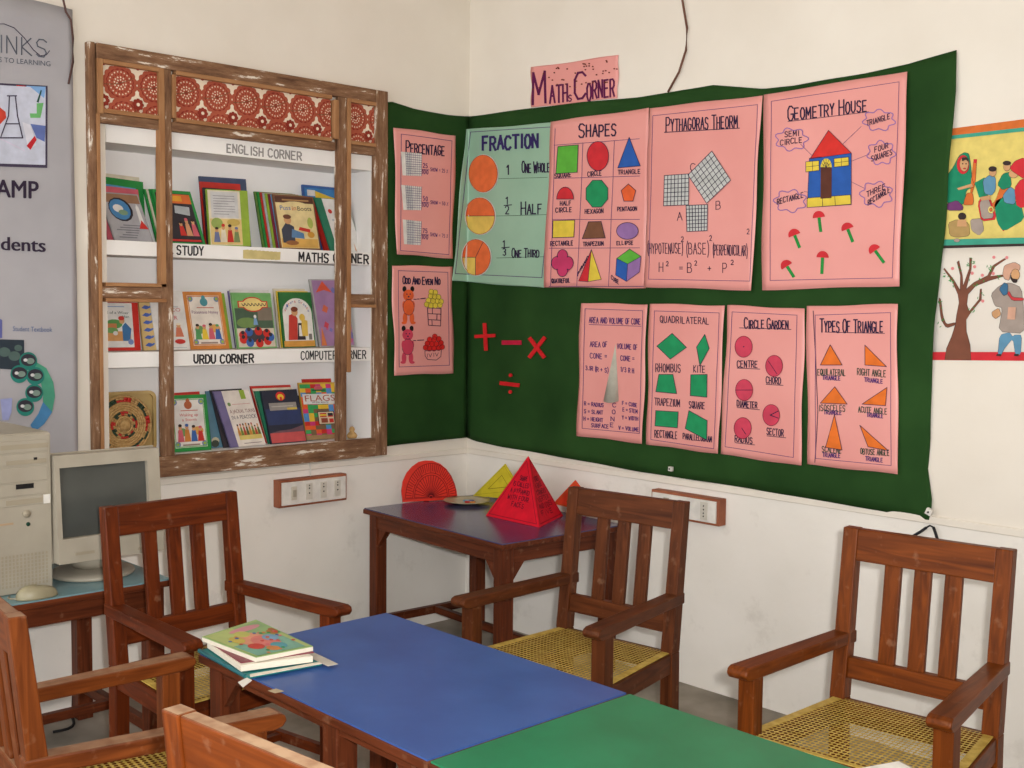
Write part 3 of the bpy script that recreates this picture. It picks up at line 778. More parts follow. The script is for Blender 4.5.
# --- geometry house
fm = rmap(BASE + .002); D = Draw(fm, UPX)
s = sheet('paper_chart', 'large pink chart headed GEOMETRY HOUSE with a blue house and red mushrooms', V5((382, 137), (823, 65), (795, 725), (374, 738)), M_PINK, fm)
mb = MB()
D.hand(mb, 'GEOMETRY HOUSE', *V5((456, 216), (702, 187)), 11, 1.4, M_INK, 1, big=1.3)
D.stroke(mb, V5((456, 220), (702, 190)), .6, M_INK)
border(D, mb, V5((405, 158), (797, 98), (775, 700), (400, 708)), .5)
for a in (((495, 290), (530, 325)), ((680, 235), (612, 300)), ((705, 320), (650, 342)), ((690, 425), (620, 390)), ((505, 435), (556, 442))): D.stroke(mb, V5(*a), .4, M_INKP)
mb.build('lettering', s)
def cloud(c, rx, ry, words):
    def f(mb):
        pts = []
        for i in range(48):
            t = 2 * math.pi * i / 48; k = 1 + .14 * math.sin(7 * t + c[0])
            pts.append(V5((c[0] + rx * k * math.cos(t), c[1] + ry * k * math.sin(t)))[0])
        D.stroke(mb, pts, 1.0, LILAC, 2, True)
        for i, (t, dx0, dx1, y0, y1) in enumerate(words): D.hand(mb, t, *V5((c[0] + dx0, c[1] + y0), (c[0] + dx1, c[1] + y1)), 5.2, .8, M_INK, 2)
    part(D, 'word_cloud', s, f)
cloud((467, 275), 46, 32, [('SEMI', -20, 26, -8, -12), ('CIRCLE', -34, 36, 18, 8)]); cloud((735, 216), 46, 30, [('TRIANGLE', -38, 36, 18, -6)])
cloud((742, 316), 40, 34, [('FOUR', -20, 24, -2, -16), ('SQUARES', -30, 36, 26, 4)]); cloud((727, 443), 46, 36, [('THREE', -30, 30, 8, -18), ('RECTANGLE', -26, 42, 34, -8)])
cloud((463, 464), 46, 32, [('RECTANGLE', -40, 42, 10, -12)])
def house(mb):
    P = lambda q, m, h: (D.poly(mb, V5(*q), m, h), D.stroke(mb, V5(*q), .5, M_INK, h + 1, True))
    P(((522, 333), (651, 317), (650, 475), (515, 484)), BLUEC, 2); P(((580, 247), (651, 317), (524, 335)), flat((214, 52, 46)), 3)
    P(((515, 455), (648, 445), (650, 474), (515, 484)), YELL, 3)
    D.stroke(mb, V5((562, 452), (563, 481)), .5, M_INK, 4); D.stroke(mb, V5((600, 449), (602, 478)), .5, M_INK, 4)
house_o = part(D, 'house', s, house)
def win(q):
    def f(mb):
        A, B, C_, E_ = [Vector(c) for c in V5(*q)]
        D.poly(mb, [A, B, C_, E_], YELL, 4); D.stroke(mb, [A, B, C_, E_], .5, M_INK, 5, True)
        D.stroke(mb, [A.lerp(B, .5), E_.lerp(C_, .5)], .4, M_INK, 5); D.stroke(mb, [A.lerp(E_, .5), B.lerp(C_, .5)], .4, M_INK, 5)
    return f
part(D, 'window', house_o, win(((512, 344), (552, 340), (553, 370), (512, 375)))); part(D, 'window', house_o, win(((598, 334), (643, 329), (644, 355), (599, 360))))
def door(mb):
    D.poly(mb, V5((557, 362), (591, 359), (590, 455), (556, 457)), flat((92, 52, 40)), 4)
    c = V5((574, 361))[0]; D.poly(mb, D.ell(c, 5.6, 9, 0, 180), YELL, 4)
    for k in range(7):
        a = math.radians(k * 30); D.stroke(mb, [c, (c[0] + 5.4 * math.cos(a), c[1] - 8.8 * math.sin(a))], .4, M_INK, 5)
    D.stroke(mb, D.ell(c, 3, 4.6, 0, 180), .4, M_INK, 5)
part(D, 'door', house_o, door)
for a, b in (((550, 508), (557, 559)), ((474, 563), (492, 608)), ((637, 544), (655, 590)), ((719, 611), (750, 654)), ((449, 659), (474, 698)), ((563, 631), (560, 688))):
    A, B = [Vector(p) for p in V5(a, b)]; d = (B - A).normalized(); n = Vector((-d.y, d.x))
    mo = part(D, 'mushroom', s, lambda mb: D.poly(mb, [A + n * 1.5, B + n * 1.5, B - n * 1.5, A - n * 1.5], LEAF, 2))
    part(D, 'mushroom_cap', mo, lambda mb: D.poly(mb, [A + d * 2.2 - d * (6.6 * math.sin(math.pi * i / 12)) + n * (6.1 * math.cos(math.pi * i / 12)) for i in range(13)], REDC, 3), 'red cap')

# --- cone
fm = rmap(BASE); D = Draw(fm, UPX)
s = sheet('paper_chart', 'pink chart with a grey paper cone standing out of handwritten formulas', V6((700, 184), (933, 190), (915, 676), (687, 648)), M_PINK, fm)
mb = MB()
for t, a, b, hh in (('AREA AND VOLUME OF CONE', (730, 254), (912, 260), 5.6), ('AREA OF', (734, 338), (796, 338), 5), ('CONE =', (734, 378), (796, 380), 5), ('3.1R (R + S)', (718, 418), (798, 428), 4.2), ('VOLUME OF', (828, 344), (902, 348), 5), ('CONE =', (840, 386), (892, 388), 4.8), ('1/3 R H', (840, 424), (890, 430), 4.6),
    ('R = RADIUS', (714, 542), (782, 548), 3.6), ('S = SLANT', (714, 568), (780, 574), 3.6), ('H = HEIGHT', (712, 594), (780, 600), 3.6), ('SURFACE', (738, 618), (800, 622), 3.6), ('F = CUBE', (846, 540), (900, 548), 3.6), ('E = STEM', (848, 562), (902, 570), 3.6), ('Y = WIDTH', (846, 590), (904, 596), 3.6), ('V = VOLUME', (834, 626), (906, 634), 3.6),
    ('C', (812, 548), (828, 549), 4), ('O', (810, 572), (826, 573), 4), ('N', (806, 595), (824, 597), 4), ('E', (804, 616), (820, 618), 4)): D.hand(mb, t, *V6(a, b), hh, .7, M_INKP)
D.stroke(mb, V6((730, 260), (912, 266)), .5, M_INKP); border(D, mb, V6((716, 205), (918, 212), (906, 640), (706, 622)), .5)
mb.build('lettering', s)
mbc = MB()
apex, bl, br = V6((822, 328), (784, 520), (833, 526))
A = Vector(fm(apex, 1)); B = Vector(fm(bl, 1)); C_ = Vector(fm(br, 1)); N = 12
arc = []
for i in range(N + 1):
    t = math.pi * i / N; p = (B + C_) / 2 + (B - C_) / 2 * math.cos(t) + Vector((0, -.028 * math.sin(t), -.010 * math.sin(t)))
    arc.append(p)
mbc.add([A] + arc, [(0, i + 1, i + 2) for i in range(N)] + [tuple(range(N + 1, 0, -1))], flat((196, 192, 176)), True)
mbc.build('paper_cone', s)['label'] = 'grey paper cone'

# --- quadrilateral
s = sheet('paper_chart', 'pink chart headed QUADRILATERAL with six green shapes', V7((30, 72), (259, 79), (241, 534), (20, 505)), M_PINK, fm)
mb = MB()
for t, a, b, hh in (('QUADRILATERAL', (63, 130), (216, 136), 6.4), ('RHOMBUS', (50, 281), (129, 283), 8), ('KITE', (166, 283), (204, 284), 6.5), ('TRAPEZIUM', (46, 384), (126, 390), 7), ('SQUARE', (152, 393), (202, 397), 6.5), ('RECTANGLE', (46, 482), (118, 488), 7), ('PARALLELOGRAM', (134, 488), (224, 498), 5.5)): D.hand(mb, t, *V7(a, b), hh, .8, M_INK)
border(D, mb, V7((46, 95), (244, 101), (228, 518), (34, 490)), .5); mb.build('lettering', s)
for nm, q in (('rhombus', ((100, 164), (144, 207), (95, 243), (54, 203))), ('kite', ((200, 167), (214, 210), (186, 263), (175, 206))), ('trapezium', ((60, 290), (103, 290), (114, 349), (50, 343))), ('square', ((158, 291), (208, 290), (207, 360), (156, 355))), ('rectangle', ((50, 401), (119, 405), (117, 454), (48, 448))), ('parallelogram', ((152, 401), (208, 432), (207, 491), (141, 456)))):
    part(D, nm, s, pc(V7(*q), EMER))

# --- circle garden
s = sheet('paper_chart', 'pink chart headed CIRCLE GARDEN with five red discs', V7((270, 77), (508, 89), (494, 571), (246, 535)), M_PINK, fm)
mb = MB()
for t, a, b, hh in (('CENTRE', (299, 267), (364, 270), 6.5), ('CHORD', (388, 317), (436, 320), 6.5), ('DIAMETER', (298, 388), (362, 395), 6), ('SECTOR', (390, 475), (444, 481), 6.5), ('RADIUS', (292, 496), (348, 503), 6)):
    D.hand(mb, t, *V7(a, b), hh, .9, M_INK); D.stroke(mb, [(V7(a)[0][0], V7(a)[0][1] + 1.2), (V7(b)[0][0] + 1.5, V7(b)[0][1] + 1.2)], .6, M_INK)
D.hand(mb, 'CIRCLE GARDEN', *V7((321, 148), (460, 151)), 8, 1.2, M_INK, 1, big=1.3); D.stroke(mb, V7((306, 147), (465, 152)), .6, M_INK)
border(D, mb, V7((284, 98), (484, 108), (472, 545), (262, 512)), .5); mb.build('lettering', s)
for i, c in enumerate(((319, 205), (413, 264), (321, 338), (404, 415), (316, 455))):
    def f(mb, c=c, i=i):
        p = V7(c)[0]; D.poly(mb, D.ell(p, 8.6, 10.6), ROSE, 2); D.stroke(mb, D.ell(p, 8.6, 10.6), .6, flat((130, 30, 56)), 3, True)
        q = lambda x, y: (p[0] + x, p[1] + y)
        if i == 0: D.poly(mb, D.ell(p, .7, .7, n=8), M_INK, 3)
        if i == 1: D.stroke(mb, [q(-6, -5), q(3, 8)], .6, M_INK, 3)
        if i == 2: D.stroke(mb, [q(-8, 0), q(8, 0)], .6, M_INK, 3)
        if i == 3: D.stroke(mb, [q(7, -4), q(-1, 0), q(7, 3)], .9, M_INK, 3)
        if i == 4: D.stroke(mb, [q(-1, 0), q(3, 6)], .7, M_INK, 3)
    part(D, 'disc', s, f)

# --- types of triangle
s = sheet('paper_chart', 'pink chart headed TYPES OF TRIANGLE with six orange triangles', V7((512, 81), (790, 73), (793, 597), (516, 567)), M_PINK, fm)
mb = MB()
D.hand(mb, 'TYPES OF TRIANGLE', *V7((555, 160), (750, 160)), 10.5, 1.3, M_INK, 1, big=1.25); D.stroke(mb, V7((570, 160), (752, 164)), .6, M_INK)
D.stroke(mb, V7((534, 95), (548, 400), (538, 560)), .7, M_INK); border(D, mb, V7((540, 108), (770, 100), (772, 570), (540, 548)), .5)
for t, a, b, hh in (('EQUILATERAL', (547, 292), (634, 294), 6), ('RIGHT ANGLE', (668, 292), (758, 298), 6.5), ('ISOSCELES', (552, 402), (634, 404), 6), ('ACUTE ANGLE', (672, 406), (762, 412), 5.5), ('SCALENE', (560, 528), (622, 532), 5.6), ('OBTUSE ANGLE', (678, 534), (768, 540), 5.5)): D.hand(mb, t, *V7(a, b), hh, .75, M_INKG)
for a, b in (((562, 306), (618, 308)), ((690, 312), (748, 318)), ((566, 412), (622, 414)), ((698, 420), (750, 424)), ((562, 543), (618, 546)), ((694, 554), (748, 560))): D.hand(mb, 'TRIANGLE', *V7(a, b), 4, .8, M_INKP)
mb.build('lettering', s)
OT = flat((228, 116, 44))
for q in (((586, 199), (622, 261), (556, 261)), ((692, 200), (758, 266), (692, 261)), ((600, 328), (638, 381), (556, 378)), ((760, 330), (756, 386), (684, 381)), ((599, 413), (622, 522), (571, 514)), ((677, 446), (764, 524), (702, 512))): part(D, 'triangle', s, pc(V7(*q), OT))

# --- maths corner sign on the wall
fmw = rmap(.006); D = Draw(fmw, UPX)
s = sheet('paper_sign', 'small pink paper sign MATHS CORNER on the bare wall above the cloth', V4((447, 81), (705, 44), (702, 172), (447, 200)), M_PINK, fmw, 'sign', 'paper signs on the wall')
del s['group']
mb = MB(); WINE = flat((96, 24, 74))
D.hand(mb, 'M', *V4((452, 190), (506, 182)), 31, 2.4, WINE, 1, 0); D.hand(mb, 'ATH', *V4((502, 188), (560, 180)), 17, 1.9, WINE); D.hand(mb, 'S', *V4((558, 182), (570, 180)), 6, 1.2, WINE)
D.hand(mb, 'C', *V4((576, 176), (622, 168)), 26, 2.2, WINE, 1, 0); D.hand(mb, 'ORNER', *V4((612, 178), (698, 164)), 17, 1.8, WINE)
rnd = random.Random(3)
for i in range(46):
    u = rnd.random(); v = rnd.random() * .62
    p = (447 + 252 * u + 3, 90 - 36 * u + 110 * v)
    c = V4(p)[0]; D.poly(mb, D.ell(c, 1.0, .8, n=6), flat((110, 50, 40)), 2, False)
mb.build('lettering', s)

# --- red operation signs on the cloth
fmo = rmap(.017); D = Draw(fmo, UPX)
def bar(mb, a, b, wd, mat, h=4):
    A, B = [Vector(p) for p in V6(a, b)]; d = (B - A).normalized(); n = Vector((-d.y, d.x)) * wd / 2
    D.poly(mb, [A + n, B + n, B - n, A - n], mat, h + 0)
class ThickDraw(Draw):
    def poly(s, mb, pts, mat, h=1, thick=True):
        n = len(pts); top = [s.m(p, h + 4) for p in pts]; bot = [s.m(p, h - 3) for p in pts]
        mb.add(top + bot, [tuple(range(n))] + [(i, n + i, n + (i + 1) % n, (i + 1) % n) for i in range(n)], mat)
D = ThickDraw(fmo, UPX)
FELT, FELT2 = flat((206, 34, 38), .9), flat((188, 30, 62), .9)
def opsign(nm, lab, bars):
    mb = MB()
    for b in bars: bar(mb, *b)
    tag(mb.build(nm), lab, 'math sign', 'red operation signs on the cloth')
    return mb
opsign('plus_sign', 'red felt plus sign on the green cloth', [((367, 255), (371, 351), 3.2, FELT, 4), ((333, 302), (404, 298), 3.4, FELT, 5)])
opsign('minus_sign', 'red felt minus bar on the green cloth between the plus and the cross', [((427, 323), (496, 323), 4.4, FELT2, 4)])
opsign('times_sign', 'red felt multiplication cross on the green cloth', [((523, 376), (579, 304), 3.6, FELT, 4), ((525, 306), (577, 376), 3.6, FELT, 5)])
mb = MB(); bar(mb, (420, 464), (489, 472), 3.8, FELT)
for c in ((458, 437), (457, 495)): D.poly(mb, D.ell(V6(c)[0], 1.7, 1.9, n=10), FELT, 4)
tag(mb.build('division_sign'), 'red felt division sign with two dots on the green cloth', 'math sign', 'red operation signs on the cloth')

# --- white card washers nailed through the cloth's hem
for i, (p, lab) in enumerate((((670, 469), 'white washer nailed to the cloth hem above the right switchboard'), ((928.5, 512), "white washer nailed at the cloth's lower right corner"))):
    mb = MB(); q = on_y(p, -.040); a = .011 if i else .009
    rot = Matrix.Rotation(.4 * i, 3, 'Y')
    vs = [q + rot @ Vector((x * a, y, z * a)) for y in (.012, -.002) for x, z in ((-1, -1), (1, -1), (1, 1), (-1, 1))]
    mb.hexa(vs, M_WHITE)
    o = tag(mb.build('washer', bevel=.002), lab, 'washer', 'white washers on the cloth')
    MB().tube([q + Vector((0, .0, 0)), q + Vector((0, -.006, 0))], .003, M_DARKMETAL).build('nail', o)

# ------------------------------------------------------------------ wall paintings at right, partly behind the cloth
def painting(nm, lab, corners, mat, fm, label_cat='painting'):
    return sheet(nm, lab, corners, mat, fm, label_cat, 'folk paintings on the right wall', 6, .2)
PM1 = view(930, 110, 5.49); PM2 = view(930, 240, 5.9)
fmp = rmap(.003); fmp0 = fmp
def fmp(p, h):
    q = on_y(p, -.003); return (q.x, -(.0025 + h * .0006), q.z)
D = Draw(fmp, UPX)
P_YEL = flat((226, 206, 116)); P_TEAL = flat((66, 160, 136)); P_GRN = flat((30, 136, 100)); P_SKIN = flat((206, 158, 112)); P_HAIR = flat((58, 46, 44)); P_PUR = flat((112, 58, 110)); P_ORG = flat((210, 110, 50)); P_BLU = flat((96, 146, 176)); P_GRY = flat((164, 150, 140)); P_MUD = flat((176, 146, 92))
s = painting('wall_painting', 'yellow folk painting of seated musicians with a green bordered edge', [(925, 133), (1045, 117), (1045, 244.5), (925, 248)], P_YEL, fmp)
mb = MB()
D.poly(mb, [(925, 132), (1045, 116.5), (1045, 125), (925, 138.5)], P_ORG, 2); D.poly(mb, [(925, 138.5), (1045, 125), (1045, 129), (925, 142)], P_TEAL, 2)
D.poly(mb, [(925, 240), (1045, 237), (1045, 244), (925, 247)], P_TEAL, 2); D.poly(mb, [(925, 246), (1045, 243), (1045, 245.5), (925, 249)], P_HAIR, 2); mb.build('painted_border', s)
def soft(q):
    if len(q) < 5 or len(q) > 40: return q
    for _ in range(1):
        o_ = []
        for i in range(len(q)):
            a, b = q[i], q[(i + 1) % len(q)]
            o_ += [(a[0] * .84 + b[0] * .16, a[1] * .84 + b[1] * .16), (a[0] * .16 + b[0] * .84, a[1] * .16 + b[1] * .84)]
        q = o_
    return q
def fig(nm, polys, lab=None):
    mb = MB()
    for i, (mt, q) in enumerate(polys):
        q = soft(q); D.poly(mb, q, mt, 2 + i, False)
        if len(q) > 9: D.stroke(mb, q, .35, P_HAIR, 2 + i, True)
    o = mb.build(nm, s)
    if lab: o['label'] = lab
E1 = lambda x, y, rx, ry, n=18: D.ell(PM1((x, y))[0], rx / 5.49, ry / 5.49, n=n)
E2 = lambda x, y, rx, ry, n=18: D.ell(PM2((x, y))[0], rx / 5.9, ry / 5.9, n=n)
fig('painted_woman', [(P_GRN, PM1((95, 360), (130, 310), (160, 250), (190, 232), (215, 240), (225, 300), (232, 380), (250, 420), (200, 440), (190, 520), (95, 530))), (P_PUR, PM1((92, 515), (150, 495), (185, 530), (180, 552), (95, 552))), (REDC, E1(183, 300, 34, 52)), (P_SKIN, E1(190, 298, 24, 40)), (P_SKIN, PM1((150, 430), (230, 405), (240, 420), (160, 440))), (P_HAIR, PM1((178, 262), (210, 262), (214, 285), (200, 272), (180, 282))), (P_HAIR, E1(183, 296, 3, 3, 8)), (P_HAIR, E1(202, 296, 3, 3, 8)), (REDC, E1(194, 322, 7, 3, 8))], 'woman in a green veil')
fig('painted_instrument', [(P_ORG, PM1((240, 272), (258, 272), (250, 400), (232, 460), (222, 455), (226, 400))), (REDC, PM1((240, 270), (260, 270), (258, 292), (240, 290))), (P_ORG, PM1((205, 455), (236, 455), (242, 500), (236, 522), (186, 522), (190, 495)))], 'long-necked orange instrument')
fig('painted_boy', [(P_GRN, PM1((245, 400), (300, 370), (320, 470), (270, 480))), (P_BLU, PM1((290, 385), (330, 355), (362, 370), (362, 440), (340, 470), (300, 460))), (P_SKIN, E1(346, 340, 20, 26)), (P_HAIR, E1(346, 324, 22, 14)), (P_SKIN, PM1((275, 480), (335, 470), (335, 492), (285, 498)))], 'boy in a pale blue shirt')
fig('painted_man', [(P_GRN, PM1((352, 505), (420, 470), (500, 520), (520, 600), (405, 668), (370, 620))), (P_GRN, PM1((370, 410), (400, 350), (440, 340), (450, 420), (400, 440))), (P_BLU, PM1((400, 470), (440, 420), (470, 440), (470, 520), (410, 510))), (REDC, PM1((465, 430), (500, 380), (585, 370), (600, 520), (480, 540))), (P_SKIN, E1(425, 310, 20, 26)), (P_HAIR, E1(425, 292, 22, 12)), (P_SKIN, E1(462, 352, 26, 22)), (REDC, PM1((440, 320), (470, 280), (520, 262), (580, 300), (585, 360), (520, 380), (460, 340)))], 'man in red with a turban')
fig('painted_fiddle', [(P_ORG, PM1((395, 400), (420, 375), (450, 395), (430, 430), (370, 520), (340, 560), (310, 585), (300, 560), (320, 530), (360, 500))), (P_YEL, E1(336, 548, 16, 20)), (P_ORG, E1(336, 548, 8, 10))], 'orange fiddle')
fig('painted_tray', [(REDC, PM1((262, 510), (300, 455), (330, 480), (370, 600), (282, 612))), (P_GRY, PM1((272, 512), (300, 475), (325, 490), (355, 592), (286, 600)))])
fig('painted_child', [(P_MUD, PM1((100, 620), (150, 600), (215, 620), (220, 690), (150, 700), (110, 690))), (P_GRY, PM1((222, 600), (285, 595), (298, 660), (270, 690), (228, 660))), (P_HAIR, E1(178, 584, 22, 20)), (P_SKIN, PM1((155, 602), (200, 602), (205, 640), (150, 640))), (P_GRY, E1(150, 716, 16, 10))], 'child seen from behind')
for x0, x1 in ((412, 402), (494, 500)): fig('painted_peg', [(REDC, PM1((x0 - 4, 560 if x0 > 450 else 612), (x0 + 6, 560 if x0 > 450 else 612), (x1 + 6, 606 if x0 > 450 else 665), (x1 - 2, 606 if x0 > 450 else 665)))])
P_PAPER = plaster('painted_white', srgb(216, 208, 198), srgb(224, 217, 206))
s = painting('wall_painting', 'white folk painting of a bare flowering tree and a bearded man', [(922, 249.5), (1045, 246), (1045, 361), (922, 360)], P_PAPER, fmp)
fig('painted_ground', [(REDC, [(922, 352), (1045, 352), (1045, 361), (922, 360)])], 'red strip of ground')
BARK = flat((124, 76, 58))
trunk = PM2((88, 708), (98, 640), (128, 570), (150, 500), (158, 440), (172, 370), (165, 320), (130, 240), (80, 172), (86, 166), (140, 232), (178, 296), (180, 210), (160, 130), (172, 122), (192, 210), (196, 270), (232, 170), (234, 105), (248, 106), (244, 175), (214, 290), (260, 250), (340, 210), (372, 150), (440, 108), (448, 114), (384, 158), (356, 214), (440, 204), (444, 212), (350, 240), (270, 272), (226, 320), (218, 380), (232, 420), (290, 350), (296, 290), (306, 288), (304, 352), (240, 430), (214, 470), (216, 540), (238, 620), (242, 708))
fig('painted_tree', [(BARK, trunk), (BARK, PM2((52, 340), (66, 350), (78, 450), (98, 498), (150, 486), (150, 502), (98, 520), (66, 470)))], 'brown tree')
mb = MB(); rnd = random.Random(5)
for x, y in ((134, 168), (264, 158), (250, 196), (378, 102), (454, 104), (374, 198), (310, 208), (312, 360)): D.poly(mb, E2(x, y, 10, 10, 9), flat((226, 140, 140)), 3, False)
for i in range(60):
    x, y = rnd.choice(((100, 210), (172, 160), (240, 130), (255, 250), (300, 240), (360, 160), (420, 215), (300, 330), (250, 410), (70, 380), (70, 490), (130, 250)))
    x += rnd.uniform(-22, 22); y += rnd.uniform(-24, 24); a = rnd.uniform(0, 6.28)
    p = Vector(PM2((x, y))[0]); d = Vector((math.cos(a), math.sin(a))) * 1.6; n = Vector((-d.y, d.x)) * .3
    D.poly(mb, [p - d, p + n, p + d, p - n], LEAF, 3, False)
mb.build('painted_leaves', s)
fig('painted_bearded_man', [(P_BLU, PM2((400, 680), (412, 560), (470, 545), (488, 570), (500, 560), (542, 560), (536, 676), (505, 680), (490, 580), (440, 640), (420, 682))), (P_GRY, PM2((404, 540), (430, 400), (384, 390), (360, 320), (410, 270), (470, 250), (540, 280), (556, 420), (556, 552))), (flat((206, 160, 136)), PM2((430, 200), (440, 150), (500, 130), (535, 150), (530, 182), (478, 190), (470, 240), (440, 230))), (P_SKIN, E2(506, 205, 26, 34)), (P_HAIR, PM2((478, 205), (488, 228), (520, 232), (514, 252), (494, 252), (478, 230))), (flat((62, 110, 146)), PM2((410, 290), (440, 250), (464, 262), (460, 320), (436, 330))), (flat((198, 62, 66)), PM2((470, 300), (490, 338), (556, 342), (556, 358), (490, 358), (460, 320))), (P_SKIN, PM2((368, 425), (410, 400), (424, 440), (392, 466), (372, 450))), (flat((206, 160, 136)), PM2((466, 396), (512, 396), (506, 470), (460, 468))), (P_HAIR, PM2((398, 672), (424, 672), (424, 686), (396, 684))), (P_HAIR, PM2((502, 672), (530, 672), (528, 686), (502, 684)))], 'bearded man in a grey coat')

# ------------------------------------------------------------------ plastic banner hanging at the left
fmb0 = lmap(.022)
def fmb(p, h):
    q = on_x(p, .022)
    return (.022 + .0022 * math.sin(14 * q.y + 1.5 * q.z) + .001 * math.sin(31 * q.z + 9 * q.y) + h * .0007 + (.0022 if h else 0), q.y, q.z)
M_FLEX = noise_mat('glossy_flex', srgb(160, 158, 162), srgb(170, 168, 172), 3, .22, .5)
D = Draw(fmb, UPX)
bn = sheet('wall_banner', 'white plastic banner with a flask photo left of the niche frame', [(-48, -22), (72, 10), (79, 470), (-48, 480)], M_FLEX, fmb, 'banner', None, 22, .6)
mb = MB(); GREYT = flat((96, 100, 112)); DK = flat((70, 62, 82)); TB = flat((76, 96, 140))
D.hand(mb, 'INKS', (-1, 52), (51, 58), 17, 1.3, GREYT, 1, 0); D.type(mb, 'S TO LEARNING', (-1, 62), (50, 66.5), 5.2, GREYT, 1)
arc = [(-6, 24), (4, 24), (14, 28), (24, 38), (33, 50), (40, 56), (46, 55), (49, 51)]
D.stroke(mb, arc, .8, DK, 1)
for k in (-.5, 0, .5): D.type(mb, 'AMP', (-4 + k, 197 - abs(k)), (38 + k, 199 - abs(k)), 18, flat((50, 38, 58)), 1 + k); D.type(mb, 'dents', (1 + k, 250), (45 + k, 252), 14, flat((50, 38, 58)), 1 + k)
D.type(mb, 'Student Textbook', (13, 331), (52, 332), 5, TB, 1)
mb.build('lettering', bn)
def photo(mb):
    Q = lambda q, m, h: D.poly(mb, q, m, h, False)
    Q([(-20, 82), (47, 86), (47, 168), (-20, 166)], DK, 1); Q([(-20, 84), (45, 88), (45, 165), (-20, 163)], flat((196, 200, 216)), 2)
    Q([(16, 85), (25, 86), (25, 118), (20, 110)], flat((178, 46, 50)), 3); Q([(-4, 104), (4, 100), (6, 118), (-4, 128)], flat((196, 66, 50)), 3)
    Q([(26, 86), (45, 87), (43, 104), (27, 104)], flat((126, 168, 216)), 3); Q([(28, 104), (43, 103), (40, 118), (30, 118)], flat((110, 178, 110)), 4)
    Q([(36, 102), (40, 90), (41, 91), (38, 103)], flat((40, 80, 70)), 5)
    Q([(22, 122), (30, 125), (36, 145), (28, 150)], flat((216, 216, 226)), 3); Q([(26, 146), (34, 136), (36, 140), (30, 150)], flat((190, 40, 48)), 4)
    Q([(30, 124), (45, 126), (44, 142), (36, 138)], flat((96, 112, 170)), 3); Q([(0, 138), (24, 150), (30, 163), (0, 163)], flat((206, 196, 216)), 3)
    for l in ([(7, 96), (16, 96)], [(9, 97), (8, 116), (0, 138), (22, 138), (17, 116), (15, 97)], [(5, 124), (18, 124)]): D.stroke(mb, l, 1.2, DK, 6)
part(D, 'flask_photo', bn, photo)
def swirl(mb):
    SG = flat((74, 150, 122)); SB = flat((70, 126, 172))
    o_ = [(36, 362), (46, 368), (53, 382), (55, 396), (52, 412), (44, 424), (34, 432)]; i_ = [(30, 425), (38, 414), (43, 402), (43, 392), (40, 380), (34, 370)]
    D.poly(mb, o_[:5] + i_[2:], SG, 1, False); D.poly(mb, o_[4:] + i_[:3], SB, 2, False)
    D.poly(mb, [(-10, 339), (24, 340), (24, 362), (18, 370), (-10, 368)], flat((46, 56, 66)), 2, False)
    for x, y, r in ((4, 352, 6), (14, 356, 6), (18, 348, 4)): D.poly(mb, D.ell((x, y), r, r * .8), flat((80, 100, 96)), 3, False)
    for x, y in ((28, 361), (19, 374), (35, 376), (34, 393), (25, 407)):
        D.poly(mb, D.ell((x, y), 9, 9), flat((40, 122, 110)), 3, False); D.poly(mb, D.ell((x, y - 1), 7.6, 6), flat((52, 50, 60)), 4, False)
        D.poly(mb, D.ell((x + 2, y), 4, 3), flat((120, 140, 130)), 5, False); D.poly(mb, D.ell((x - 3, y - 1), 2, 1.6), flat((206, 206, 206)), 6, False)
    D.poly(mb, [(0, 399), (12, 398), (11, 412), (8, 420), (2, 420)], flat((150, 156, 200)), 2, False); D.poly(mb, [(-2, 318), (2, 320), (2, 338), (-2, 338)], flat((96, 100, 160)), 1, False)
part(D, 'disc_swirl', bn, swirl)
P = lambda x, y, o=.03: on_x((x, y), o)
tag(MB().tube([P(62, -6), P(66, 12), P(71, 20), P(73, 38), P(73, 62), P(68.5, 84)], .004, flat((96, 70, 66))).build('hanging_string'), "thin brown string dangling at the banner's upper right corner", 'string')

# wire hanging down the upper right wall
P = lambda x, y, o=.012: on_y((x, y), -o)
tag(MB().tube([P(680, -14), P(683, 4), P(687, 28), P(686, 50), P(679, 72), P(668, 92)], .0045, flat((110, 74, 60))).build('hanging_wire'), 'brown wire curving down the bare wall above the pythagoras chart', 'wire')
M_TW = flat((38, 38, 42), .6)
tag(MB().tube([P(909, 542, .006), P(914, 535.5, .02), P(921, 531.5, .024), P(926.5, 527.5, .014)], .005, M_TW).tube([P(933.5, 527.5, .014), P(935.5, 533, .024), P(938.5, 543, .008)], .005, M_TW).tube([P(926.5, 527.5, .014), P(930, 525.5, .016), P(933.5, 527.5, .014)], .003, M_TW).build('twisted_wire'), "black twisted wire end on the wall above the right chair's back", 'wire')

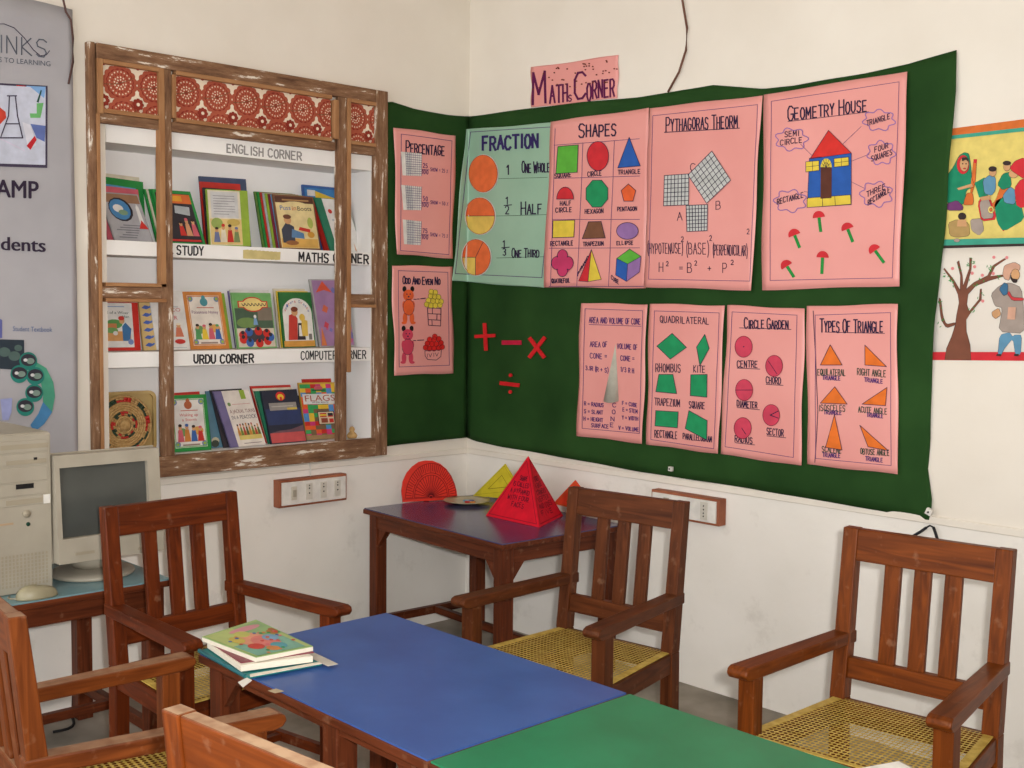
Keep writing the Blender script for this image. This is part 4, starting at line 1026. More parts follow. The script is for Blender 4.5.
# ------------------------------------------------------------------ switchboards: wooden boxes with white faces
M_RBOX = noise_mat('red_brown_box', srgb(134, 74, 50), srgb(160, 98, 70), 8, .6, .3)
def board_left():
    A, B = on_x((279, 478), .05), on_x((347.5, 503), .05)
    y0, y1 = on_x((279.5, 490), .05).y, on_x((347.5, 487), .05).y
    z1, z0 = on_x((347.5, 473.5), .05).z, on_x((347.5, 500), .05).z
    r = MB().box((.001, y0, z0), (.045, y1, z1), M_RBOX).build('switchboard', bevel=.003)
    tag(r, 'switchboard in a red-brown wooden box under the book niche', 'switchboard', 'switchboards')
    MB().box((.045, y0 + .012, z0 + .010), (.052, y1 - .010, z1 - .010), M_WHITE).build('face_plate', r, bevel=.001)
    L = y1 - y0; zc = (z0 + z1) / 2
    mb = MB(); yy = y0 + L * .2; mb.box((.052, yy - .013, zc - .028), (.056, yy + .013, zc + .028), flat((206, 198, 182))); mb.box((.056, yy - .007, zc - .014), (.061, yy + .007, zc + .014), M_PLASTIC)
    mb.build('switch', r)
    for f in (.42, .63, .84):
        mb = MB(); yy = y0 + L * f
        mb.box((.052, yy - .015, zc - .034), (.055, yy + .015, zc + .034), flat((206, 200, 188)))
        for dy, dz, q in ((0, .014, .0035), (0, -.006, .0035), (0, .026, .003)): mb.tube([(.0550, yy + dy, zc + dz), (.0556, yy + dy, zc + dz)], q, M_BLACK)
        mb.build('socket', r)
board_left()
def board_right():
    x0, x1 = on_y((650.5, 495), -.05).x, on_y((718.5, 510), -.05).x
    z1 = on_y((650.5, 489), -.05).z; z0 = on_y((718.5, 527), -.05).z
    r = MB().box((x0, -.045, z0), (x1, -.001, z1), M_RBOX).build('switchboard', bevel=.003)
    tag(r, 'switchboard in a red-brown wooden box behind the middle chair', 'switchboard', 'switchboards')
    MB().box((x0 + .010, -.052, z0 + .010), (x1 - .012, -.045, z1 - .010), M_WHITE).build('face_plate', r, bevel=.001)
    L = x1 - x0; zc = (z0 + z1) / 2
    for f in (.25, .5):
        xx = x0 + L * f; MB().box((xx - .013, -.056, zc - .028), (xx + .013, -.052, zc + .028), M_PLASTIC).build('switch', r, bevel=.001)
    mb = MB(); xx = x0 + L * .8; mb.box((xx - .016, -.055, zc - .034), (xx + .016, -.052, zc + .034), flat((206, 200, 188)))
    for dz in (.02, .006, -.008, -.02): mb.tube([(xx, -.0552, zc + dz), (xx, -.0557, zc + dz)], .0032, M_BLACK)
    mb.build('socket', r)
board_right()
P = lambda x, y, o=.012: on_x((x, y), o)
tag(MB().tube([P(310, 459.5, .008), P(310.3, 466, .014), P(310.3, 476, .03)], .003, M_WHITE).build('feed_wire'), 'short white wire running into the top of the left switchboard', 'wire')

# ------------------------------------------------------------------ books in the niche
M_PAGES = noise_mat('book_pages', srgb(214, 206, 188), srgb(228, 220, 204), 60, .8, .1, 3, (1, 1, 30))
def book(name, label, BL, BR, TL, x0, thick, col, art=None, lean=.10, cat='book', group='books in the wall niche', spine=None):
    """a book standing on a shelf, its front cover towards the room. BL BR TL: cover corners in the photograph, x0: how deep it stands"""
    bl, br, tl = on_x(BL, x0), on_x(BR, x0), on_x(TL, x0)
    # stand on the nearest board
    zb = min((.900, 1.307, 1.724), key=lambda z: abs(z - min(bl.z, br.z)))
    dz = zb + .0005 - min(bl.z, br.z); bl.z += dz; br.z += dz
    tl.z += 0
    e1 = br - bl; e2 = tl - bl; e2.x -= lean * e2.length
    n = e1.cross(e2).normalized()
    if n.x < 0: n = -n
    c = [bl, br, br + e2, bl + e2]
    def slab(mb, t0, t1, mat, inset=0.0):
        q = [bl + e1 * inset, br - e1 * inset, br + e2 * (1 - inset) - e1 * inset, bl + e2 * (1 - inset) + e1 * inset]
        mb.hexa([p + n * t0 for p in q] + [p + n * t1 for p in q], mat)
    mb = MB(); slab(mb, -.0022, 0, col); slab(mb, -thick, -thick + .0022, spine or col)
    sp = [bl, bl + e1 * .012, bl + e1 * .012 + e2, bl + e2]
    mb.hexa([p - n * (thick - .001) for p in sp] + [p - n * .001 for p in sp], spine or col)
    o = mb.build(name); tag(o, label, cat, group)
    mb = MB(); slab(mb, -thick + .0024, -.0024, M_PAGES, .016); mb.build('pages', o)
    if art:
        W_, H_ = 1.0, e2.length / e1.length
        fm = lambda p, h: tuple(bl + e1 * (p[0] / W_) + e2 * (p[1] / H_) + n * (.0002 + h * .0004))
        d = Draw(fm, (0, 1)); mb = MB(); art(d, mb, H_); mb.build('cover_art', o)
    return o
def R(d, mb, x0, y0, x1, y1, mat, h=1): d.poly(mb, [(x0, y0), (x1, y0), (x1, y1), (x0, y1)], mat, h, False)
def O_(d, mb, x, y, rx, ry, mat, h=2, n=14): d.poly(mb, d.ell((x, y), rx, ry, n=n), mat, h, False)
def people(d, mb, x0, y0, x1, y1, cols, h=3, n=5, seed=1):
    r = random.Random(seed)
    for i in range(n):
        x = x0 + (x1 - x0) * (i + .5) / n; w_ = (x1 - x0) / n * .62; hh = (y1 - y0) * r.uniform(.75, 1)
        c = cols[i % len(cols)]
        d.poly(mb, [(x - w_ * .8, y0), (x + w_ * .8, y0), (x + w_ * .45, y0 + hh * .7), (x - w_ * .45, y0 + hh * .7)], c, h, False)
        O_(d, mb, x, y0 + hh * .82, w_ * .42, hh * .16, P_SKIN, h + 1, 10); O_(d, mb, x, y0 + hh * .93, w_ * .44, hh * .09, cols[(i + 1) % len(cols)] if i % 2 else P_HAIR, h + 2, 10)
C = lambda r, g, b: flat((r, g, b), .4, .4)
C_GRN, C_RED, C_BLU, C_ORA, C_CRM, C_LIME, C_YEL, C_BLK, C_SKY, C_MAR, C_PUR, C_PNK, C_GRY = C(36, 140, 64), C(196, 48, 40), C(54, 96, 164), C(204, 130, 60), C(226, 216, 192), C(148, 178, 62), C(230, 196, 60), C(44, 40, 48), C(92, 160, 200), C(126, 40, 60), C(120, 108, 160), C(206, 96, 110), C(176, 182, 186)

# top shelf
book('notebook', 'cream exercise book at the back of the leftmost pile on the top shelf', (107, 240), (142, 243), (107, 172.5), -.17, .006, C_CRM)
book('folder', 'tall green folder in the leftmost pile on the top shelf', (108, 240), (147, 244), (106.5, 176), -.15, .008, C_GRN)
book('book', 'blue book between the green folder and the magazine on the top shelf', (107, 240), (139, 244), (106, 183), -.135, .006, C_SKY)
book('book', 'pink-edged red book directly behind the globe magazine on the top shelf', (108, 240), (145, 243), (103, 185), -.118, .008, C_PNK)
def art_mag(d, mb, H):
    R(d, mb, .03, .03, .97, H - .03, C(170, 168, 172)); R(d, mb, .03, H * .8, .97, H - .03, C(150, 112, 84), 2)
    O_(d, mb, .42, H * .66, .30, .30, C_BLK, 3); O_(d, mb, .40, H * .66, .26, .26, C(70, 130, 180), 4); O_(d, mb, .36, H * .68, .13, .10, C_WHT, 5); O_(d, mb, .46, H * .6, .12, .07, C(120, 150, 120), 5)
    d.poly(mb, [(.80, H * .30), (.92, H * .30), (.90, H * .72), (.86, H * .80), (.82, H * .72)], C_WHT, 4, False); d.poly(mb, [(.74, H * .28), (.98, H * .28), (.86, H * .46)], C_RED, 5, False)
    for i in range(6): R(d, mb, .15 + .1 * (i % 3), H * (.08 + .05 * i), .6 + .04 * i, H * (.10 + .05 * i), C(120, 120, 126), 3)
C_WHT = C(222, 220, 216)
book('magazine', 'grey magazine with a globe and a red rocket on the top shelf', (115, 240), (154, 242), (100, 191), -.095, .008, C(160, 158, 160), art_mag)
for i, (a, col, lab) in enumerate(((0, C_GRN, 'green-spined thin book outermost in the leaning pack behind the left mullion'), (3, C_CRM, 'cream-spined thin book in the leaning pack behind the left mullion'), (5.5, C_GRN, 'green-spined thin book next to the dancers cover in the leaning pack'))):
    book('book', lab, (157 + a, 242.5), (192 + a, 245), (146 + a, 188.5), -.13 + i * .012, .008, col)
def art_blk(d, mb, H):
    R(d, mb, .05, .05, .93, H * .94, C_BLK); R(d, mb, .08, H * .76, .93, H * .93, C(220, 110, 50), 2); R(d, mb, .3, H * .8, .7, H * .9, C(224, 160, 50), 3)
    d.poly(mb, [(.42, H * .58), (.80, H * .54), (.84, H * .70), (.46, H * .72)], C_GRY, 3, False); people(d, mb, .4, H * .16, .9, H * .5, [C_RED, C(206, 150, 110), C_PNK], 3, 3); R(d, mb, .1, .07, .9, .12, C_RED, 4)
book('book', 'black book with an orange top and green border behind the left mullion', (168, 242), (206, 243.5), (154, 188.5), -.09, .010, C_GRN, art_blk)
book('book', 'tall dark blue book standing at the back of the second pile on the top shelf', (205, 246), (251.5, 247), (202.5, 175.5), -.16, .008, C(70, 84, 116))
book('book', 'red book in front of the tall dark blue one on the top shelf', (206, 246), (246, 247), (203, 181), -.14, .010, C_RED)
book('book', 'black-spined book just behind the page of text on the top shelf', (208, 246), (240, 247), (206, 187), -.12, .010, C_BLK)
def art_txt(d, mb, H):
    R(d, mb, .02, .02, .80, H - .02, C_CRM); R(d, mb, .80, .02, .98, H - .02, C_LIME, 1); R(d, mb, .08, H * .50, .74, H * .96, C(206, 206, 206), 2)
    for i in range(8): R(d, mb, .14, H * (.56 + .046 * i), .14 + .52 * (1 if i % 4 else .7), H * (.568 + .046 * i), C(110, 110, 116), 3)
    R(d, mb, .04, .03, .80, H * .48, C(222, 196, 130), 2); O_(d, mb, .2, H * .4, .14, .12, C(150, 170, 90), 3); O_(d, mb, .6, H * .42, .16, .08, C(196, 170, 90), 3); people(d, mb, .1, .08, .74, H * .4, [C(110, 120, 160), C_CRM, C_RED, C(120, 140, 90)], 4, 4)
book('book', 'lime-edged book with a page of text above a picture on the top shelf', (210, 246), (251, 246.5), (209, 188.5), -.095, .012, C_LIME, art_txt)
for i, (x, col, nm) in enumerate(((257, C(96, 130, 60), 'olive'), (260, C_GRN, 'dark green'), (263, C_RED, 'red'), (265.5, C_GRY, 'grey'), (268, C_LIME, 'lime'), (271, C_MAR, 'maroon'), (274, C_SKY, 'sky blue'))):
    book('book', '%s spine in the row of thin books left of the cream picture book' % nm, (x + 6, 247.5), (x + 44, 248.5), (x, 191 + i * .5), -.15 + i * .009, .007, col)
def art_puss(d, mb, H):
    R(d, mb, .03, .03, .97, H - .03, C(226, 206, 150)); R(d, mb, .03, H * .86, .97, H - .03, C(90, 56, 44), 2); O_(d, mb, .5, H * .74, .44, H * .15, C(226, 206, 150), 3, 24); R(d, mb, .2, H * .9, .86, H * .925, C(180, 140, 90), 4)
    cols = [C_BLU, C_RED, C_GRN, C_BLK]
    words = [('Puss', .12, .38, 0), ('in', .42, .52, 1), ('Boots', .55, .9, 3)]
    for t, a, b, k in words: d.type(mb, t, (a, H * .72), (b, H * .73), H * .085, cols[k], 5)
    R(d, mb, .05, .04, .95, H * .2, C(216, 170, 90), 3); d.poly(mb, [(.08, H * .12), (.38, H * .1), (.4, H * .42), (.22, H * .5), (.08, H * .36)], C(60, 66, 80), 4, False); O_(d, mb, .26, H * .54, .09, .09, P_SKIN, 5); O_(d, mb, .26, H * .6, .1, .05, C(110, 70, 50), 6)
    d.poly(mb, [(.3, H * .22), (.62, H * .2), (.62, H * .3), (.34, H * .38)], C(90, 130, 170), 5, False); d.poly(mb, [(.5, H * .36), (.78, H * .32), (.8, H * .38), (.54, H * .42)], C_RED, 5, False); O_(d, mb, .8, H * .28, .09, .07, C(206, 150, 60), 4); O_(d, mb, .3, H * .12, .16, .05, C(150, 100, 60), 6); O_(d, mb, .82, H * .5, .07, .12, C(170, 180, 90), 3)
book('book', 'cream picture book with a brown arched top on the top shelf', (281, 247.5), (321, 248.5), (275.5, 194), -.085, .010, C(126, 84, 60), art_puss)
def art_by(d, mb, H):
    R(d, mb, .04, H * .8, .96, H * .96, C(60, 130, 190)); R(d, mb, .1, H * .84, .3, H * .93, C_WHT, 2); d.poly(mb, [(.3, H * .3), (.97, H * .3), (.97, H * .8), (.3, H * .92)], C_YEL, 3, False)
book('book', 'blue and yellow book at the back right of the top shelf behind the right mullion', (308, 248), (347, 250), (306, 184), -.17, .012, C_BLU, art_by)
book('book', 'red-spined book just right of the cream picture book on the top shelf', (325, 248.5), (358, 250), (313, 198), -.13, .010, C_RED)
def art_wh(d, mb, H):
    R(d, mb, 0, 0, .22, H, C(40, 120, 92)); R(d, mb, .22, .01, .99, H - .01, C_WHT); O_(d, mb, .36, H * .76, .06, .06, C_RED, 2); R(d, mb, .34, H * .58, .6, H * .62, C_GRY, 2); R(d, mb, .74, H * .6, .92, H * .64, C_GRY, 2)
    d.poly(mb, [(.78, .05), (.82, .05), (.8, H * .2)], C(206, 150, 110), 2, False)
book('book', 'white booklet with a green spine leaning behind the right mullion on the top shelf', (331, 249), (363, 250.5), (317, 197), -.10, .008, C(40, 120, 92), art_wh)

# middle shelf
def frame_cover(border, panel, title, tcol, cols, seed, top=None):
    def art(d, mb, H):
        R(d, mb, .09, .09, .91, H - .09, panel); 
        for sx, sy in ((.16, .17), (.84, .17), (.16, H - .17), (.84, H - .17)): O_(d, mb, sx, sy, .07, .07, C(110, 130, 170), 2); O_(d, mb, sx, sy, .035, .035, C_LIME, 3)
        d.stroke(mb, [(.11, .11), (.89, .11), (.89, H - .11), (.11, H - .11)], .02, border, 2, True)
        n = len(title)
        for i, t in enumerate(title): d.type(mb, t, (.5 - .34 * min(1, len(t) / 13), H * (.62 - .085 * i)), (.5 + .34 * min(1, len(t) / 13), H * (.62 - .085 * i)), H * .055, tcol, 3)
        if top: O_(d, mb, .5, H * .82, .1, .1, top, 3); O_(d, mb, .5, H * .9, .05, .05, top, 3)
        R(d, mb, .3, H * .715, .74, H * .73, C(196, 110, 90), 3)
        O_(d, mb, .3, H * .34, .12, .1, C(110, 150, 90), 2); O_(d, mb, .7, H * .36, .14, .1, C(214, 160, 80), 2)
        people(d, mb, .16, H * .17, .84, H * .5, cols, 4, 4, seed); R(d, mb, .28, .13, .72, .17, C(150, 130, 120), 3)
    return art
def art_child(d, mb, H):
    R(d, mb, .0, .09, .82, H - .02, C_WHT); d.type(mb, 'ild of a Wiser', (.02, H * .76), (.72, H * .755), H * .06, C(40, 70, 60), 3); d.type(mb, 'Man', (.52, H * .68), (.72, H * .68), H * .05, C(40, 70, 60), 3)
    R(d, mb, .04, H * .90, .6, H * .915, C(110, 140, 190), 3); R(d, mb, .03, H * .2, .74, H * .40, C(206, 150, 90), 2); O_(d, mb, .28, H * .55, .24, .13, C(90, 150, 80), 2); R(d, mb, .03, H * .4, .35, H * .56, C(200, 130, 80), 2); O_(d, mb, .2, H * .42, .18, .08, C(110, 160, 90), 3)
    d.poly(mb, [(.50, H * .2), (.70, H * .2), (.76, H * .45), (.6, H * .58), (.5, H * .5)], C(60, 110, 160), 4, False); O_(d, mb, .50, H * .62, .08, .09, P_SKIN, 4); O_(d, mb, .49, H * .67, .09, .06, C_RED, 5); O_(d, mb, .3, H * .36, .07, .06, C_WHT, 4); O_(d, mb, .72, H * .18, .08, .08, C(120, 140, 190), 5)
book('book', 'red-bordered book with a blue-robed figure at the left end of the middle shelf', (106, 352), (141, 351.5), (104.5, 302), -.10, .010, C_RED, art_child)
def art_blue(d, mb, H):
    R(d, mb, 0, 0, 1, H, C(206, 178, 120)); 
    for i in range(6):
        y = H * (.1 + .155 * i); d.poly(mb, [(.12, y), (.5, y - .1), (.86, y + .04), (.6, y + .16), (.4, y + .2)], C(70, 96, 170), 2, False); O_(d, mb, .8, y + .12, .1, .06, C(90, 120, 180), 3)
book('book', 'narrow book with blue birds pattern beside the left mullion on the middle shelf', (144, 351), (157, 350.6), (141, 302), -.09, .012, C(200, 170, 110), art_blue)
def art_st(d, mb, H):
    R(d, mb, .02, .02, .98, H - .02, C_WHT); R(d, mb, .35, H * .85, .62, H * .97, C(206, 40, 80), 2)
    d.type(mb, 'ST CO', (.3, H * .64), (.86, H * .65), H * .06, C(190, 70, 80), 3); d.type(mb, 'TTER', (.3, H * .5), (.74, H * .51), H * .07, C(190, 50, 60), 3); R(d, mb, .3, H * .72, .8, H * .735, C_GRY, 3)
    people(d, mb, .35, H * .22, .86, H * .46, [C_CRM, C(206, 120, 90)], 3, 2); O_(d, mb, .72, H * .14, .16, .07, C_RED, 4); R(d, mb, .25, H * .08, .5, H * .2, C_ORA, 3); R(d, mb, .3, .05, .9, .07, C_GRY, 3)
book('book', 'white book with red lettering right behind the left mullion on the middle shelf', (157, 351), (190.5, 350.6), (151, 290), -.085, .008, C_WHT, art_st)
book('book', 'light green book showing behind the orange one on the middle shelf', (200, 351), (232.5, 350.5), (194, 292.5), -.12, .012, C_LIME)
book('book', 'orange book POISONOUS HONEY with a white arched panel on the middle shelf', (191, 351), (229.5, 350), (185, 291.5), -.09, .012, C_ORA, frame_cover(C_ORA, C(224, 216, 204), ['Poisonous Honey'], C(110, 50, 110), [C(80, 150, 90), C_YEL, C_PNK, C_BLU], 4, C(70, 140, 150)))
book('book', 'purple book at the back of the pile with the red crowd cover', (236, 350), (272, 349), (231, 291), -.165, .008, C_PUR)
book('book', 'white book tucked in the middle of the pile with the red crowd cover', (237, 350), (275, 349), (233, 289.5), -.118, .008, C_WHT)
def art_urdu(d, mb, H):
    R(d, mb, .03, .03, .97, H - .03, C(110, 170, 100)); R(d, mb, .03, H * .28, .97, H * .72, C(70, 96, 76), 2); R(d, mb, .6, H * .5, .97, H * .74, C(126, 116, 100), 3); R(d, mb, .03, .03, .97, H * .36, C(206, 196, 176), 3); O_(d, mb, .3, H * .46, .26, .12, C(110, 140, 80), 3)
    O_(d, mb, .5, H * .79, .28, .17, C_RED, 4, 24); R(d, mb, .12, H * .73, .88, H * .85, C_RED, 4); O_(d, mb, .5, H * .79, .25, .145, C(228, 206, 130), 5, 24); R(d, mb, .15, H * .745, .85, H * .835, C(228, 206, 130), 5)
    for i in range(7): d.stroke(mb, [(.22 + .09 * i, H * .80), (.25 + .09 * i, H * .765), (.28 + .09 * i, H * .775), (.29 + .09 * i, H * .81)], .018, C_BLK, 6)
    O_(d, mb, .5, H * .22, .34, .14, C(60, 60, 66), 4); 
    for i in range(9):
        t = math.pi * 2 * i / 9; O_(d, mb, .5 + .36 * math.cos(t), H * (.2 + .11 * math.sin(t)), .1, .1, C_RED if i % 3 else C_BLU, 5); O_(d, mb, .5 + .36 * math.cos(t), H * (.245 + .11 * math.sin(t)), .045, .045, C_BLK, 6)
    d.poly(mb, [(.46, H * .42), (.58, H * .42), (.55, H * .54), (.49, H * .54)], C(120, 160, 200), 5, False); O_(d, mb, .52, H * .57, .035, .04, C_WHT, 5)
book('book', 'green book with a yellow oval title and a red-clad crowd on the middle shelf', (238, 350), (277, 349), (234, 292.5), -.09, .010, C(120, 172, 108), art_urdu)
book('book', 'cream book rising behind the arched green cover on the middle shelf', (280, 350), (311, 349), (276.5, 288.5), -.125, .010, C_CRM)
book('book', 'yellow-edged book in the pile behind the arched green cover', (282, 350), (313, 349), (279.5, 291), -.108, .008, C_YEL)
def art_arch(d, mb, H):
    R(d, mb, .02, .02, .98, H * .98, C(40, 110, 56)); R(d, mb, .06, .15, .96, H * .62, C(224, 222, 214), 2); O_(d, mb, .51, H * .62, .45, H * .27, C(224, 222, 214), 2, 28); R(d, mb, .02, .02, .98, .18, C(206, 150, 70), 3)
    for i, ch in enumerate("Walters Dreams"):
        if ch == ' ': continue
        t = math.radians(160 - i * 10.8); x = .5 + .38 * math.cos(t); y = H * (.56 + .25 * math.sin(t)); d.type(mb, ch, (x - .025, y), (x + .025, y), .085, C(60, 90, 160) if i % 3 else C_RED, 4)
    d.poly(mb, [(.16, .2), (.44, .2), (.5, H * .52), (.4, H * .62), (.24, H * .58)], C(190, 60, 50), 4, False); O_(d, mb, .42, H * .64, .1, .11, P_SKIN, 5); O_(d, mb, .42, H * .69, .11, .07, C(120, 60, 40), 6); d.poly(mb, [(.44, .2), (.7, .2), (.66, H * .44), (.5, H * .44)], C_BLK, 4, False); d.poly(mb, [(.5, .3), (.6, .3), (.58, H * .4), (.52, H * .4)], C_WHT, 5, False)
    d.poly(mb, [(.58, .3), (.78, .3), (.8, H * .48), (.62, H * .52)], C(216, 180, 80), 4, False); O_(d, mb, .64, H * .54, .09, .1, C(216, 180, 80), 6); R(d, mb, .8, .2, .9, .36, C(120, 116, 110), 5)
book('book', 'green book with a white arch and a red-coated figure on the middle shelf', (284, 350), (316, 349), (281.5, 292), -.09, .008, C(40, 110, 56), art_arch)
def art_slv(d, mb, H):
    R(d, mb, .04, .02, .98, H - .03, C(166, 128, 168)); r = random.Random(9)
    for i in range(16):
        x, y = r.uniform(.1, .95), r.uniform(.1, H - .2); a = r.uniform(.06, .2)
        d.poly(mb, [(x, y), (x + a * .4, y + a * .8), (min(.98, x + a), y + a * .4), (min(.98, x + a * .7), y - a * .3)], [C(206, 76, 90), C(196, 96, 140), C(120, 120, 180), C(216, 110, 80)][i % 4], 2 + i % 3, False)
    d.poly(mb, [(.1, H * .8), (.32, H * .97), (.56, H * .8), (.33, H * .84)], C(222, 90, 60), 5, False); d.poly(mb, [(.05, .03), (.2, .03), (.12, H * .3)], C(222, 130, 80), 5, False)
book('plastic_folder', 'clear folder of violet and red paint splashes behind the right mullion', (320, 349.5), (355, 348), (313.5, 279), -.10, .012, C(176, 172, 168), art_slv, cat='folder')

# bottom shelf
book('book', 'red book edge behind the green story book on the bottom shelf', (176, 454), (206, 451), (172, 393.5), -.11, .008, C_RED)
book('book', 'green-bordered book WAKING UP with a brown horse on the bottom shelf', (172.5, 455), (211.5, 452), (169.5, 396), -.075, .010, C_GRN, frame_cover(C(110, 170, 100), C(224, 220, 214), ['Waking up', 'a Storm'], C_RED, [C_PNK, C_ORA, C_BLU, C_RED], 6, C(176, 96, 60)))
def art_nat(d, mb, H):
    R(d, mb, 0, 0, 1, H, C(90, 130, 150)); r = random.Random(2)
    for i in range(14): O_(d, mb, r.uniform(.1, .9), r.uniform(.1, H * .9), .14, .12, [C(70, 100, 70), C(196, 190, 160), C(60, 70, 60), C(120, 160, 180)][i % 4], 2 + i % 3, 9)
book('book', 'blue and green nature book behind the jackal book on the bottom shelf', (212, 453), (240, 450), (208.5, 391.5), -.11, .008, C(70, 110, 130), art_nat)
book('book', 'black-spined book edge behind the violet spine on the bottom shelf', (224, 452), (255, 449), (213, 390.5), -.095, .008, C_BLK)
def art_jack(d, mb, H):
    R(d, mb, 0, 0, .22, H, C(112, 104, 146)); R(d, mb, .22, 0, 1, H, C(226, 218, 208)); R(d, mb, .70, H * .84, .84, H, C_LIME, 2); O_(d, mb, .32, H * .76, .045, .05, C(110, 140, 80), 2)
    d.type(mb, 'A JACKAL TURNS', (.28, H * .60), (.98, H * .60), H * .065, C(120, 60, 50), 3); d.type(mb, 'IN A PEACOCK', (.28, H * .49), (.97, H * .49), H * .07, C(70, 66, 80), 3); R(d, mb, .4, H * .75, .9, H * .76, C(206, 150, 140), 2)
    R(d, mb, .32, H * .12, .96, H * .28, C(216, 196, 110), 2); people(d, mb, .32, H * .2, .96, H * .42, [C(196, 130, 60), C(110, 130, 60), C(176, 70, 50), C(90, 100, 60)], 3, 8, 5); R(d, mb, .4, H * .05, .9, H * .06, C(110, 90, 90), 3)
book('book', 'white book with a violet spine and peacock title on the bottom shelf', (231, 452.5), (266, 449), (216, 392), -.08, .010, C(112, 104, 146), art_jack)
book('book', 'tall red book standing behind the dark blue one on the bottom shelf', (266, 446), (305, 443), (253.5, 386.5), -.12, .010, C_RED)
book('book', 'cream book edge between the red and the green spine on the bottom shelf', (268, 446), (306, 443), (255.5, 389), -.108, .006, C_CRM)
book('book', 'dark green spine left of the dark blue book on the bottom shelf', (269, 446.5), (300, 444), (257.5, 391.5), -.095, .010, C(40, 120, 90))
def art_dark(d, mb, H):
    R(d, mb, .02, .02, .98, H - .02, C(38, 46, 62)); R(d, mb, .02, H * .35, .98, H * .65, C(44, 60, 100), 2); R(d, mb, .02, .02, .98, H * .2, C(196, 86, 86), 2); d.poly(mb, [(.02, H * .2), (.98, H * .2), (.98, H * .32), (.6, H * .25), (.3, H * .24)], C(110, 80, 90), 3, False)
    O_(d, mb, .5, H * .88, .13, .11, C(206, 50, 46), 3, 20); O_(d, mb, .5, H * .865, .09, .075, C_YEL, 4, 16); R(d, mb, .47, H * .80, .53, H * .87, C(206, 50, 46), 5)
    R(d, mb, .14, H * .62, .90, H * .76, C(150, 146, 140), 3); R(d, mb, .62, H * .62, .90, H * .66, C(206, 180, 80), 4); R(d, mb, .2, H * .685, .8, H * .70, C(190, 186, 176), 4)
book('book', 'dark blue book with a red fan emblem and pink base on the bottom shelf', (271.5, 446.5), (307, 443.5), (263.5, 391), -.08, .012, C(38, 46, 62), art_dark)
book('book', 'black book edge between the dark blue book and FLAGS', (300, 444), (312, 443), (297, 396), -.14, .010, C_BLK)
book('book', 'red book edge just above the FLAGS cover on the bottom shelf', (310, 443), (338, 441), (306, 379.5), -.115, .010, C_RED)
def art_flags(d, mb, H):
    pal = [C(226, 96, 50), C(206, 60, 120), C(60, 160, 90), C(80, 140, 200), C(230, 190, 60), C_RED, C(120, 96, 70)]; r = random.Random(4)
    nx, ny = 7, 13
    for i in range(nx):
        for j in range(ny): R(d, mb, i / nx, .04 + (H - .08) * j / ny, (i + 1) / nx, .04 + (H - .08) * (j + 1) / ny, r.choice(pal), 1)
    R(d, mb, 0, 0, 1, H * .08, C(160, 130, 90), 2); R(d, mb, .04, H * .62, .98, H * .80, C_WHT, 3); d.type(mb, 'FLAGS', (.10, H * .67), (.92, H * .675), H * .11, C(170, 70, 50), 4); d.type(mb, 'of the world', (.28, H * .64), (.72, H * .64), H * .03, C_BLK, 4)
    O_(d, mb, .5, H * .9, .12, .06, C_PNK, 3); R(d, mb, .32, H * .85, .68, H * .875, C(40, 100, 60), 4)
    R(d, mb, .38, H * .26, .84, H * .49, C_BLK, 3); R(d, mb, .40, H * .27, .82, H * .48, C(220, 200, 170), 4); R(d, mb, .44, H * .39, .62, H * .46, C_RED, 5); R(d, mb, .44, H * .41, .62, H * .44, C_YEL, 6); R(d, mb, .66, H * .41, .8, H * .46, C_BLK, 5); R(d, mb, .66, H * .39, .8, H * .41, C_RED, 5); R(d, mb, .46, H * .29, .64, H * .37, C(150, 70, 50), 5); R(d, mb, .68, H * .29, .8, H * .36, C_RED, 5)
book('book', 'multicoloured chequered book lettered FLAGS beside the right mullion', (307, 443.5), (343, 441.5), (302, 383), -.085, .014, C(214, 170, 70), art_flags)

# round woven mat and glass tray at the left of the bottom shelf
CX = -.14
c0 = on_x((124, 425), CX)
tray = MB(); tz = .9005
a0, a1, b1 = on_x((99, 450), CX - .03), on_x((155, 450), CX - .03), on_x((155, 390), CX - .03)
yy0, yy1, zz1 = max(a0.y, NY0 + .02), a1.y, b1.z
def rr(y0, y1, z0, z1, r, n=6):
    pts = []
    for cy, cz, s in ((y1 - r, z1 - r, 0), (y0 + r, z1 - r, 90), (y0 + r, z0 + r, 180), (y1 - r, z0 + r, 270)):
        pts += [(cy + r * math.cos(math.radians(s + 90 * k / n)), cz + r * math.sin(math.radians(s + 90 * k / n))) for k in range(n + 1)]
    return pts
M_GOLD = noise_mat('amber_plastic', srgb(170, 140, 84), srgb(196, 168, 110), 6, .25, .5)
tray.prism(rr(yy0, yy1, tz, zz1, .03), 0, CX - .038, CX - .028, M_GOLD)
o = tag(tray.build('serving_tray', bevel=.003), 'amber rounded tray standing behind the woven mat on the bottom shelf', 'tray')
mb = MB(); pp = rr(yy0, yy1, tz, zz1, .03); pi_ = rr(yy0 + .012, yy1 - .012, tz + .012, zz1 - .012, .022); n = len(pp)
mb.add([(CX - .028, *p) for p in pp] + [(CX - .014, *p) for p in pp] + [(CX - .014, *p) for p in pi_] + [(CX - .028, *p) for p in pi_], [(i, (i + 1) % n, n + (i + 1) % n, n + i) for i in range(n)] + [(n + i, n + (i + 1) % n, 2 * n + (i + 1) % n, 2 * n + i) for i in range(n)] + [(2 * n + i, 2 * n + (i + 1) % n, 3 * n + (i + 1) % n, 3 * n + i) for i in range(n)], M_GOLD)
mb.build('rim', o)
M_STRAW = noise_mat('straw_coil', srgb(172, 136, 86), srgb(196, 162, 110), 90, .8, .1)
Rm = (c0.z - tz) ; cy, cz = c0.y, tz + Rm
mb = MB(); NC = 13
